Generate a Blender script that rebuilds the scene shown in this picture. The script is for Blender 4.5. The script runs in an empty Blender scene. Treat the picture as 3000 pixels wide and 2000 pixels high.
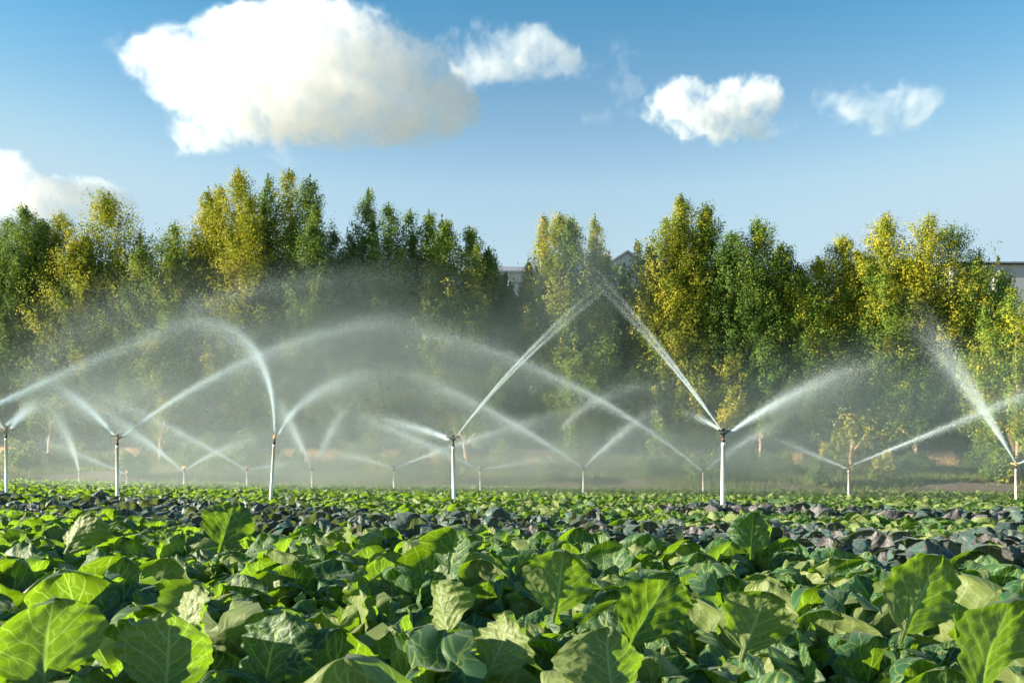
import bpy, math, random
import numpy as np
from mathutils import Vector, Matrix, Euler

R = math.radians
sc = bpy.context.scene
C = sc.collection

# ------------------------------------------------------------------ camera, sky, sun, exposure
HC = 1.12                      # eye height (m)
FPX, HORIZ = 2200.0, 1400.0    # focal length and horizon in pixels of the 3000 x 2000 photograph
cam_d = bpy.data.cameras.new("camera")
cam = bpy.data.objects.new("camera", cam_d)
C.objects.link(cam)
cam.location = (0, 0, HC)
cam.rotation_euler = (R(90), 0, 0)
cam_d.sensor_width = 36.0
cam_d.lens = 36.0 * FPX / 3000.0
cam_d.shift_y = (HORIZ - 1000.0) / 3000.0
cam_d.clip_start, cam_d.clip_end = 0.1, 20000
cam_d.dof.use_dof = True
cam_d.dof.focus_distance = 7.0
cam_d.dof.aperture_fstop = 5.0
sc.camera = cam

SUN_EL, SUN_AZ = R(16), R(-95)      # azimuth from +Y, clockwise; negative = left of the view
sun_dir = Vector((math.sin(SUN_AZ) * math.cos(SUN_EL), math.cos(SUN_AZ) * math.cos(SUN_EL), math.sin(SUN_EL)))
w = bpy.data.worlds.new("World")
sc.world = w
w.use_nodes = True
nt = w.node_tree
bg = nt.nodes["Background"]
sky = nt.nodes.new("ShaderNodeTexSky")
sky.sky_type = 'NISHITA'
sky.sun_disc = False
sky.sun_elevation = SUN_EL
sky.sun_rotation = SUN_AZ
sky.air_density = 1.0
sky.dust_density = 0.2
sky.ozone_density = 1.6
gm = nt.nodes.new("ShaderNodeHueSaturation")
gm.inputs["Saturation"].default_value = 1.25
nt.links.new(sky.outputs[0], gm.inputs["Color"])
# a clearer sky than the model's: deeper overhead, paler towards the horizon all round
tcw = nt.nodes.new("ShaderNodeTexCoord"); spx = nt.nodes.new("ShaderNodeSeparateXYZ"); rmp = nt.nodes.new("ShaderNodeValToRGB")
nt.links.new(tcw.outputs["Generated"], spx.inputs[0]); 
def wm(op, a, b_):
    nd = nt.nodes.new("ShaderNodeMath"); nd.operation = op
    for k_, v_ in ((0, a), (1, b_)):
        if isinstance(v_, (int, float)): nd.inputs[k_].default_value = v_
        else: nt.links.new(v_, nd.inputs[k_])
    return nd.outputs[0]
x2 = wm('MULTIPLY', spx.outputs[0], spx.outputs[0])
nt.links.new(wm('DIVIDE', spx.outputs[2], wm('SQRT', wm('SUBTRACT', 1.0, wm('MULTIPLY', x2, 0.8)), 0.0)), rmp.inputs[0])
stops = ((0.0, (3.0, 1.87, 1.32)), (0.358, (3.6, 2.3, 1.6)), (0.46, (2.27, 1.87, 1.48)), (0.53, (1.38, 1.69, 1.455)), (1.0, (1.0, 1.4, 1.4)))
el_ = rmp.color_ramp.elements
while len(el_) < len(stops): el_.new(0.5)
for e_, (p_, c_) in zip(el_, stops):
    e_.position = p_; e_.color = (c_[0] / 4, c_[1] / 4, c_[2] / 4, 1)
mlt = nt.nodes.new("ShaderNodeVectorMath"); mlt.operation = 'MULTIPLY'
nt.links.new(gm.outputs[0], mlt.inputs[0]); nt.links.new(rmp.outputs[0], mlt.inputs[1])
scl = nt.nodes.new("ShaderNodeVectorMath"); scl.operation = 'SCALE'; scl.inputs["Scale"].default_value = 4.0
nt.links.new(mlt.outputs[0], scl.inputs[0]); sp_ = nt.nodes.new("ShaderNodeSeparateXYZ"); cb_ = nt.nodes.new("ShaderNodeCombineXYZ")
nt.links.new(scl.outputs[0], sp_.inputs[0])
for ch, lim in enumerate((3.15, 4.25, 5.0)):
    sm = nt.nodes.new("ShaderNodeMath"); sm.operation = 'SMOOTH_MIN'; sm.inputs[1].default_value = lim; sm.inputs[2].default_value = 1.2
    nt.links.new(sp_.outputs[ch], sm.inputs[0]); nt.links.new(sm.outputs[0], cb_.inputs[ch])
nt.links.new(cb_.outputs[0], bg.inputs[0])
bg.inputs[1].default_value = 0.05
sl = bpy.data.lights.new("sun", 'SUN')
sl.energy = 5.0
sl.angle = R(0.5)
sl.color = (1.0, 0.89, 0.68)
so = bpy.data.objects.new("sun", sl)
C.objects.link(so)
so.rotation_euler = (-sun_dir).to_track_quat('-Z', 'Y').to_euler()

sc.view_settings.view_transform = 'Standard'
sc.view_settings.look = 'None'
sc.view_settings.exposure = 1.8
sc.view_settings.gamma = 1.0
sc.render.engine = 'CYCLES'
cy = sc.cycles
cy.max_bounces = 24
cy.diffuse_bounces = 3
cy.glossy_bounces = 2
cy.transmission_bounces = 4
cy.volume_bounces = 22
cy.transparent_max_bounces = 16
cy.use_denoising = True
cy.denoiser = 'OPENIMAGEDENOISE'
cy.sample_clamp_indirect = 6.0
cy.use_adaptive_sampling = True
cy.adaptive_threshold = 0.01

# ------------------------------------------------------------------ helpers
def P(px, py, d):
    """the point at distance d that stands at pixel (px, py) of the 3000-wide photograph"""
    return Vector(((px - 1500.0) / FPX * d, d, HC - (py - HORIZ) / FPX * d))

def sstep(a, b, x):
    t = np.clip((np.asarray(x, float) - a) / (b - a), 0, 1)
    return t * t * (3 - 2 * t)

def ground(x, y):
    x = np.asarray(x, float); y = np.asarray(y, float)
    z = -0.0127 * np.clip(x, -60, 60) * (1 - 0.6 * sstep(44, 58, y)) - 0.02
    z = z + 0.22 * np.clip((y - 7) / 38.0, 0, 1) ** 1.2
    z = z + 0.95 * sstep(46.8, 49.8, y) + 1.9 * sstep(49.5, 58, y)
    return z

def gz(x, y):
    return float(ground(x, y))

def mesh_np(name, verts, faces, uvs=None, smooth=True):
    """verts (n,3), faces (m,k) all of one size; uvs per vertex"""
    me = bpy.data.meshes.new(name)
    verts = np.asarray(verts, np.float32); faces = np.asarray(faces, np.int32)
    n, (m, k) = len(verts), faces.shape
    me.vertices.add(n); me.vertices.foreach_set("co", verts.ravel())
    me.loops.add(m * k); me.loops.foreach_set("vertex_index", faces.ravel())
    me.polygons.add(m)
    me.polygons.foreach_set("loop_start", np.arange(0, m * k, k, dtype=np.int32))
    if uvs is not None:
        uvs = np.asarray(uvs, np.float32)
        l = me.uv_layers.new(name="UVMap")
        l.data.foreach_set("uv", uvs[faces.ravel()].ravel())
    me.polygons.foreach_set("use_smooth", np.full(m, smooth, bool))
    me.update(calc_edges=True)
    return me

def link(name, me, mat=None, parent=None):
    o = bpy.data.objects.new(name, me)
    C.objects.link(o)
    if mat is not None and me is not None and len(me.materials) == 0:
        me.materials.append(mat)
    if parent is not None:
        o.parent = parent
    return o

def empty(name, loc, rz=0.0):
    o = bpy.data.objects.new(name, None)
    C.objects.link(o)
    o.location = loc
    o.rotation_euler = (0, 0, rz)
    o.empty_display_size = 0.2
    return o

def tag(o, label=None, cat=None, group=None, kind=None):
    if label: o["label"] = label
    if cat: o["category"] = cat
    if group: o["group"] = group
    if kind: o["kind"] = kind
    return o

class MB:
    """collects revolved tubes and boxes as quads"""
    def __init__(s): s.v = []; s.f = []
    def tube(s, pts, rads, n=12, cap=True):
        pts = [Vector(p) for p in pts]
        base = len(s.v)
        for i, p in enumerate(pts):
            a = pts[max(0, i - 1)]; b = pts[min(len(pts) - 1, i + 1)]
            d = (b - a).normalized() if (b - a).length > 1e-9 else Vector((0, 0, 1))
            up = Vector((0, 0, 1)) if abs(d.z) < 0.95 else Vector((1, 0, 0))
            x = d.cross(up).normalized(); y = d.cross(x).normalized()
            for k in range(n):
                t = 2 * math.pi * k / n
                s.v.append(p + (x * math.cos(t) + y * math.sin(t)) * rads[i])
        for i in range(len(pts) - 1):
            for k in range(n):
                a = base + i * n + k; b = base + i * n + (k + 1) % n
                s.f.append((a, b, b + n, a + n))
        if cap:
            for i in (0, len(pts) - 1):
                c = len(s.v); s.v.append(pts[i])
                for k in range(n):
                    a = base + i * n + k; b = base + i * n + (k + 1) % n
                    s.f.append((a, b, c) if i else (b, a, c))
        return s
    def box(s, x0, x1, y0, y1, z0, z1):
        b = len(s.v)
        s.v += [Vector(q) for q in ((x0,y0,z0),(x1,y0,z0),(x1,y1,z0),(x0,y1,z0),(x0,y0,z1),(x1,y0,z1),(x1,y1,z1),(x0,y1,z1))]
        s.f += [tuple(b + i for i in q) for q in ((0,3,2,1),(4,5,6,7),(0,1,5,4),(1,2,6,5),(2,3,7,6),(3,0,4,7))]
        return s
    def mesh(s, name, smooth=True, bevel=0.0):
        me = bpy.data.meshes.new(name)
        me.from_pydata([tuple(v) for v in s.v], [], s.f)
        me.polygons.foreach_set("use_smooth", np.full(len(me.polygons), smooth, bool))
        me.update()
        return me

def fbm_grid(shape, cell, seed, octaves=4, gain=0.5):
    """value noise on a regular grid, cubic-smooth, about -1..1"""
    rng = np.random.default_rng(seed)
    out = np.zeros(shape); amp = 1.0; tot = 0
    for o in range(octaves):
        c = cell / 2 ** o
        if c < 1.2: break
        dims = [int(s / c) + 3 for s in shape]
        g = rng.uniform(-1, 1, dims)
        idx = []
        for ax, s in enumerate(shape):
            p = np.arange(s) / c + rng.uniform(0, 1)
            i = np.floor(p).astype(int); f = p - i; f = f * f * (3 - 2 * f)
            idx.append((i, f))
        (ix, fx), (iy, fy), (iz, fz) = idx
        def G(a, b, d): return g[np.ix_(np.minimum(ix + a, dims[0] - 1), np.minimum(iy + b, dims[1] - 1), np.minimum(iz + d, dims[2] - 1))]
        fx = fx[:, None, None]; fy = fy[None, :, None]; fz = fz[None, None, :]
        r = ((G(0,0,0)*(1-fx)+G(1,0,0)*fx)*(1-fy)+(G(0,1,0)*(1-fx)+G(1,1,0)*fx)*fy)*(1-fz) + \
            ((G(0,0,1)*(1-fx)+G(1,0,1)*fx)*(1-fy)+(G(0,1,1)*(1-fx)+G(1,1,1)*fx)*fy)*fz
        out += amp * r; tot += amp; amp *= gain
    return out / tot * 1.6

def surface_nets(F, origin, h):
    """closed quad surface of F > 0 (naive surface nets)"""
    F = F.copy()
    F[0], F[-1] = -1, -1; F[:, 0], F[:, -1] = -1, -1; F[:, :, 0], F[:, :, -1] = -1, -1
    S = F > 0
    nx, ny, nz = F.shape
    cells = np.zeros((nx - 1, ny - 1, nz - 1), int)
    acc = np.zeros((nx - 1, ny - 1, nz - 1, 3)); cnt = np.zeros((nx - 1, ny - 1, nz - 1))
    corners = [(i, j, k) for i in (0, 1) for j in (0, 1) for k in (0, 1)]
    sl_ = lambda a, n: slice(a, n - 1 + a)
    for (a, b) in [(p, q) for p in corners for q in corners if sum(q) - sum(p) == 1 and sum(abs(x - y) for x, y in zip(p, q)) == 1]:
        fa = F[sl_(a[0], nx), sl_(a[1], ny), sl_(a[2], nz)]; fb = F[sl_(b[0], nx), sl_(b[1], ny), sl_(b[2], nz)]
        m = (fa > 0) != (fb > 0)
        t = np.where(m, fa / np.where(m, fa - fb, 1), 0)
        for ax in range(3):
            acc[..., ax] += np.where(m, a[ax] + t * (b[ax] - a[ax]), 0)
        cnt += m
    act = cnt > 0
    ids = -np.ones(act.shape, int); ids[act] = np.arange(act.sum())
    idx = np.argwhere(act)
    verts = (idx + acc[act] / cnt[act][:, None]) * h + np.asarray(origin)
    faces = []
    for ax in range(3):
        s0 = [slice(1, -1)] * 3; s0[ax] = slice(0, -1)
        s1 = list(s0); s1[ax] = slice(1, None)
        A, B = S[tuple(s0)], S[tuple(s1)]
        ch = np.argwhere(A != B)
        if len(ch) == 0: continue
        flip = A[tuple(ch.T)]
        ch = ch + 1; ch[:, ax] -= 1
        u, v = [a for a in range(3) if a != ax]
        if ax == 1: u, v = v, u
        q = []
        for (du, dv) in ((-1, -1), (0, -1), (0, 0), (-1, 0)):
            c = ch.copy(); c[:, u] += du; c[:, v] += dv
            q.append(ids[c[:, 0], c[:, 1], c[:, 2]])
        q = np.stack(q, 1)
        q[~flip] = q[~flip][:, ::-1]
        faces.append(q)
    return verts, np.concatenate(faces)

# ------------------------------------------------------------------ materials
def mat(name):
    m = bpy.data.materials.new(name)
    m.use_nodes = True
    n = m.node_tree.nodes
    for x in list(n): n.remove(x)
    out = n.new("ShaderNodeOutputMaterial")
    return m, m.node_tree, out

class NB:
    """small node builder"""
    def __init__(s, t): s.t = t
    def n(s, ty, **kw):
        nd = s.t.nodes.new(ty)
        for k, v in kw.items(): setattr(nd, k, v)
        return nd
    def set(s, sock, v):
        if hasattr(v, "is_output") or isinstance(v, bpy.types.NodeSocket): s.t.links.new(v, sock)
        else: sock.default_value = v
    def m(s, op, a, b=0.0, c=None, clamp=False):
        nd = s.n("ShaderNodeMath", operation=op, use_clamp=clamp)
        s.set(nd.inputs[0], a); s.set(nd.inputs[1], b)
        if c is not None: s.set(nd.inputs[2], c)
        return nd.outputs[0]
    def mix(s, f, a, b):
        nd = s.n("ShaderNodeMix", data_type='RGBA')
        s.set(nd.inputs[0], f); s.set(nd.inputs[6], a); s.set(nd.inputs[7], b)
        return nd.outputs[2]
    def smooth(s, x, a, b, ta=0.0, tb=1.0):
        nd = s.n("ShaderNodeMapRange", interpolation_type='SMOOTHSTEP')
        s.set(nd.inputs[0], x); s.set(nd.inputs[1], a); s.set(nd.inputs[2], b); s.set(nd.inputs[3], ta); s.set(nd.inputs[4], tb)
        return nd.outputs[0]
    def noise(s, vec, scale, detail=3.0, rough=0.5, dim='3D'):
        nd = s.n("ShaderNodeTexNoise", noise_dimensions=dim)
        if vec is not None: s.t.links.new(vec, nd.inputs["Vector"])
        nd.inputs["Scale"].default_value = scale; nd.inputs["Detail"].default_value = detail; nd.inputs["Roughness"].default_value = rough
        return nd

def rgba(r, g, b): return (r, g, b, 1.0)

def simple(name, col, rough=0.6, metal=0.0, var=0.15, scale=8.0, bump=0.0, coat=0.0):
    m, t, out = mat(name); b = NB(t)
    pb = b.n("ShaderNodeBsdfPrincipled")
    tc = b.n("ShaderNodeTexCoord")
    nz = b.noise(tc.outputs["Object"], scale, 5)
    c = b.mix(nz.outputs[0], rgba(*[x * (1 - var) for x in col]), rgba(*[min(1, x * (1 + var)) for x in col]))
    t.links.new(c, pb.inputs["Base Color"])
    pb.inputs["Roughness"].default_value = rough; pb.inputs["Metallic"].default_value = metal
    pb.inputs["Coat Weight"].default_value = coat
    if bump:
        bp = b.n("ShaderNodeBump"); bp.inputs["Strength"].default_value = bump; bp.inputs["Distance"].default_value = 0.02
        t.links.new(nz.outputs[0], bp.inputs["Height"]); t.links.new(bp.outputs[0], pb.inputs["Normal"])
    t.links.new(pb.outputs[0], out.inputs[0])
    return m

def cabbage_mat(name, up_a, up_b, under, trans, vein, nlat, purple=0.0):
    m, t, out = mat(name); b = NB(t)
    uv = b.n("ShaderNodeUVMap"); uv.uv_map = "UVMap"
    isl = b.n("ShaderNodeNewGeometry")
    oi = b.n("ShaderNodeObjectInfo")
    rnd = b.m('FRACT', b.m('ADD', isl.outputs["Random Per Island"], oi.outputs["Random"]))
    # shift the pattern from leaf to leaf
    wn = b.noise(uv.outputs[0], 3.2, 3)
    warp = b.m('MULTIPLY', b.m('SUBTRACT', wn.outputs[0], 0.5), 0.16)
    sx = b.n("ShaderNodeSeparateXYZ"); t.links.new(uv.outputs[0], sx.inputs[0])
    u = b.m('SUBTRACT', b.m('MULTIPLY', sx.outputs[0], 2.0), 1.0)
    u = b.m('ADD', u, b.m('MULTIPLY', warp, 0.6))
    v = sx.outputs[1]
    au = b.m('ABSOLUTE', u)
    side = b.m('GREATER_THAN', u, 0.0)
    # midrib, wide at the base
    mw = b.m('ADD', b.m('MULTIPLY', b.m('SUBTRACT', 1.0, v), 0.075), 0.012)
    mid = b.m('SUBTRACT', 1.0, b.smooth(au, b.m('MULTIPLY', mw, 0.45), mw), clamp=True)
    # lateral veins, arching up to the margin
    tt = b.m('SUBTRACT', v, b.m('MULTIPLY', b.m('POWER', au, 0.85), 0.42))
    tt = b.m('ADD', tt, warp)
    ph = b.m('ADD', b.m('MULTIPLY', tt, nlat), b.m('ADD', b.m('MULTIPLY', side, 0.47), b.m('MULTIPLY', rnd, 3.0)))
    d = b.m('ABSOLUTE', b.m('SUBTRACT', b.m('FRACT', ph), 0.5))
    lw = b.m('ADD', b.m('MULTIPLY', b.m('SUBTRACT', 1.0, au, clamp=True), 0.055), 0.022)
    lat = b.m('SUBTRACT', 1.0, b.smooth(d, b.m('MULTIPLY', lw, 0.35), lw), clamp=True)
    # fine network
    off = b.n("ShaderNodeCombineXYZ"); b.set(off.inputs[0], b.m('MULTIPLY', rnd, 7.0)); b.set(off.inputs[1], b.m('MULTIPLY', rnd, 3.0))
    va = b.n("ShaderNodeVectorMath", operation='ADD'); t.links.new(uv.outputs[0], va.inputs[0]); t.links.new(off.outputs[0], va.inputs[1])
    vm = b.n("ShaderNodeVectorMath", operation='ADD'); t.links.new(va.outputs[0], vm.inputs[0])
    wc = b.n("ShaderNodeCombineXYZ"); b.set(wc.inputs[0], warp); b.set(wc.inputs[1], warp); t.links.new(wc.outputs[0], vm.inputs[1])
    vo = b.n("ShaderNodeTexVoronoi", feature='DISTANCE_TO_EDGE'); vo.inputs["Scale"].default_value = 9.0
    t.links.new(vm.outputs[0], vo.inputs["Vector"])
    net = b.m('SUBTRACT', 1.0, b.smooth(vo.outputs[0], 0.012, 0.05), clamp=True)
    net = b.m('MULTIPLY', net, 0.45)
    vmask = b.m('MAXIMUM', b.m('MAXIMUM', mid, b.m('MULTIPLY', lat, 0.85)), net, clamp=True)
    # colours
    cn = b.noise(va.outputs[0], 2.5, 4)
    up = b.mix(cn.outputs[0], up_a, up_b)
    hs = b.n("ShaderNodeHueSaturation"); t.links.new(up, hs.inputs["Color"])
    b.set(hs.inputs["Hue"], b.m('ADD', 0.485, b.m('MULTIPLY', rnd, 0.035)))
    b.set(hs.inputs["Value"], b.m('ADD', 0.75, b.m('MULTIPLY', b.m('FRACT', b.m('MULTIPLY', rnd, 7.3)), 0.55)))
    upv = b.mix(b.m('MULTIPLY', vmask, 0.85), hs.outputs[0], vein)
    un = b.mix(cn.outputs[0], under, rgba(*[c * 1.25 for c in under[:3]]))
    unv = b.mix(b.m('MULTIPLY', vmask, 0.7), un, rgba(*[min(1, c * 1.3 + 0.14) for c in under[:3]]))
    col = b.mix(isl.outputs["Backfacing"], upv, unv)
    trv = b.mix(b.m('MULTIPLY', vmask, 0.9), trans, rgba(*[min(1, c * 1.9 + 0.08) for c in trans[:3]]))
    # relief: veins stand out, the blade puckers between them
    puck = b.m('ADD', b.m('MULTIPLY', b.smooth(d, 0.0, 0.5), 0.8), b.m('MULTIPLY', b.smooth(vo.outputs[0], 0.0, 0.35), 0.7))
    fine = b.noise(vm.outputs[0], 26.0, 3)
    hgt = b.m('ADD', puck, b.m('MULTIPLY', fine.outputs[0], 0.22))
    bp = b.n("ShaderNodeBump"); bp.inputs["Strength"].default_value = 0.36; bp.inputs["Distance"].default_value = 0.010
    t.links.new(hgt, bp.inputs["Height"])
    pb = b.n("ShaderNodeBsdfPrincipled")
    t.links.new(col, pb.inputs["Base Color"]); t.links.new(bp.outputs[0], pb.inputs["Normal"])
    pb.inputs["Roughness"].default_value = 0.52
    pb.inputs["Specular IOR Level"].default_value = 0.4
    pb.inputs["Sheen Weight"].default_value = 0.12
    tr = b.n("ShaderNodeBsdfTranslucent"); t.links.new(trv, tr.inputs[0])
    mx = b.n("ShaderNodeMixShader"); mx.inputs[0].default_value = 0.47 - 0.22 * purple
    t.links.new(pb.outputs[0], mx.inputs[1]); t.links.new(tr.outputs[0], mx.inputs[2])
    t.links.new(mx.outputs[0], out.inputs[0])
    return m

M_GREEN = cabbage_mat("cabbage_leaf_green", rgba(0.016, 0.070, 0.034), rgba(0.036, 0.112, 0.036), rgba(0.160, 0.208, 0.062), rgba(0.165, 0.30, 0.003), rgba(0.33, 0.42, 0.10), 5.0)
M_PURPLE = cabbage_mat("cabbage_leaf_purple", rgba(0.030, 0.075, 0.062), rgba(0.055, 0.125, 0.092), rgba(0.088, 0.084, 0.094), rgba(0.13, 0.18, 0.03), rgba(0.24, 0.14, 0.20), 9.0, 1.0)

def crown_mat(name, a, b_, yel, amount):
    m, t, out = mat(name); b = NB(t)
    g = b.n("ShaderNodeNewGeometry")
    tc = b.n("ShaderNodeTexCoord")
    nz = b.noise(tc.outputs["Object"], 0.55, 3)
    r = g.outputs["Random Per Island"]
    c = b.mix(r, a, b_)
    f = b.m('MULTIPLY', b.smooth(b.m('ADD', nz.outputs[0], b.m('MULTIPLY', b.m('SUBTRACT', b.m('FRACT', b.m('MULTIPLY', r, 13.7)), 0.5), 0.16)), 0.62 - amount * 0.3, 0.75 - amount * 0.2), 0.9)
    c = b.mix(f, c, yel)
    df = b.n("ShaderNodeBsdfPrincipled"); t.links.new(c, df.inputs["Base Color"]); df.inputs["Roughness"].default_value = 0.55
    df.inputs["Specular IOR Level"].default_value = 0.12
    tr = b.n("ShaderNodeBsdfTranslucent")
    t.links.new(b.mix(0.5, c, rgba(0.20, 0.26, 0.02)), tr.inputs[0])
    mx = b.n("ShaderNodeMixShader"); mx.inputs[0].default_value = 0.40
    t.links.new(df.outputs[0], mx.inputs[1]); t.links.new(tr.outputs[0], mx.inputs[2])
    t.links.new(mx.outputs[0], out.inputs[0])
    return m

CM = {
    'g': crown_mat("foliage_green", rgba(0.10, 0.18, 0.04), rgba(0.13, 0.22, 0.048), rgba(0.28, 0.28, 0.035), 0.15),
    'm': crown_mat("foliage_mixed", rgba(0.125, 0.21, 0.034), rgba(0.165, 0.255, 0.04), rgba(0.46, 0.42, 0.035), 0.45),
    'y': crown_mat("foliage_yellow", rgba(0.20, 0.25, 0.027), rgba(0.28, 0.31, 0.03), rgba(0.54, 0.46, 0.035), 0.62),
    'o': crown_mat("foliage_orange", rgba(0.10, 0.16, 0.022), rgba(0.24, 0.28, 0.03), rgba(0.50, 0.44, 0.045), 0.6),
    'p': crown_mat("foliage_pale", rgba(0.14, 0.20, 0.08), rgba(0.22, 0.27, 0.10), rgba(0.34, 0.32, 0.10), 0.5),
}
M_BARK = simple("bark", (0.30, 0.21, 0.15), 0.85, var=0.4, scale=6, bump=0.6)
M_BARK_SUNLIT = simple("bark_sunlit", (0.62, 0.44, 0.30), 0.8, var=0.35, scale=5, bump=0.5)  # brighter copy of the bark, sunlight on the small trunks put into its colour
M_PVC = simple("white_pipe", (0.82, 0.81, 0.77), 0.38, var=0.05, scale=5)
M_DARK = simple("dark_plastic", (0.03, 0.032, 0.034), 0.45, var=0.2)
M_BRASS = simple("brass", (0.42, 0.30, 0.17), 0.42, metal=0.7, var=0.25)
M_ORANGE = simple("orange_washer", (0.55, 0.16, 0.07), 0.5)

def droplet_mat():
    m, t, out = mat("water_droplets"); b = NB(t)
    d = b.n("ShaderNodeBsdfDiffuse"); d.inputs[0].default_value = rgba(0.80, 0.89, 0.93)
    tr = b.n("ShaderNodeBsdfTranslucent"); tr.inputs[0].default_value = rgba(0.80, 0.89, 0.93)
    mx = b.n("ShaderNodeMixShader"); mx.inputs[0].default_value = 0.5
    t.links.new(d.outputs[0], mx.inputs[1]); t.links.new(tr.outputs[0], mx.inputs[2]); t.links.new(mx.outputs[0], out.inputs[0])
    return m
M_DROP = droplet_mat()

# ------------------------------------------------------------------ ground
def build_ground():
    ys = np.concatenate([np.arange(-30, 0, 5), np.arange(0, 44, 0.8), np.arange(44, 60, 0.2), np.arange(60, 200, 6), np.geomspace(200, 9000, 22)])
    xs = np.concatenate([-np.geomspace(6000, 62, 18), np.arange(-60, 60.1, 0.8), np.geomspace(62, 6000, 18)])
    X, Y = np.meshgrid(xs, ys)
    Z = ground(X, Y)
    rng = np.random.default_rng(3)
    clod = sstep(45.5, 47.5, Y) * (1 - sstep(50, 54, Y))
    Z = Z + clod * (rng.normal(0, 0.05, Z.shape) + 0.10 * np.sin(X * 0.7 + 2 * np.sin(Y * 0.9)) * np.sin(Y * 1.3 + X * 0.23))
    Z = Z + 0.04 * rng.normal(0, 1, Z.shape) * (1 - sstep(42, 46, Y)) * (np.abs(X) < 61)
    nx, ny = len(xs), len(ys)
    i = np.arange(ny - 1)[:, None] * nx + np.arange(nx - 1)[None, :]
    f = np.stack([i, i + 1, i + nx + 1, i + nx], -1).reshape(-1, 4)
    m, t, out = mat("soil"); b = NB(t)
    pb = b.n("ShaderNodeBsdfPrincipled")
    tc = b.n("ShaderNodeTexCoord")
    n1 = b.noise(tc.outputs["Object"], 0.35, 6, 0.65); n2 = b.noise(tc.outputs["Object"], 3.0, 6, 0.7)
    c1 = b.mix(n2.outputs[0], rgba(0.07, 0.055, 0.045), rgba(0.18, 0.15, 0.125))
    sx = b.n("ShaderNodeSeparateXYZ"); t.links.new(tc.outputs["Object"], sx.inputs[0])
    yy = b.m('ADD', sx.outputs[1], b.m('MULTIPLY', b.m('SUBTRACT', n1.outputs[0], 0.5), 4.0))
    far = b.smooth(yy, 49.4, 51.0)
    c2 = b.mix(n2.outputs[0], rgba(0.09, 0.11, 0.035), rgba(0.34, 0.24, 0.12))
    t.links.new(b.mix(far, c1, c2), pb.inputs["Base Color"])
    pb.inputs["Roughness"].default_value = 0.95
    bp = b.n("ShaderNodeBump"); bp.inputs["Strength"].default_value = 0.8; bp.inputs["Distance"].default_value = 0.08
    t.links.new(n2.outputs[0], bp.inputs["Height"]); t.links.new(bp.outputs[0], pb.inputs["Normal"])
    t.links.new(pb.outputs[0], out.inputs[0])
    o = link("ground", mesh_np("ground", np.stack([X, Y, Z], -1).reshape(-1, 3), f), m)
    tag(o, kind="structure")
build_ground()

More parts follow.
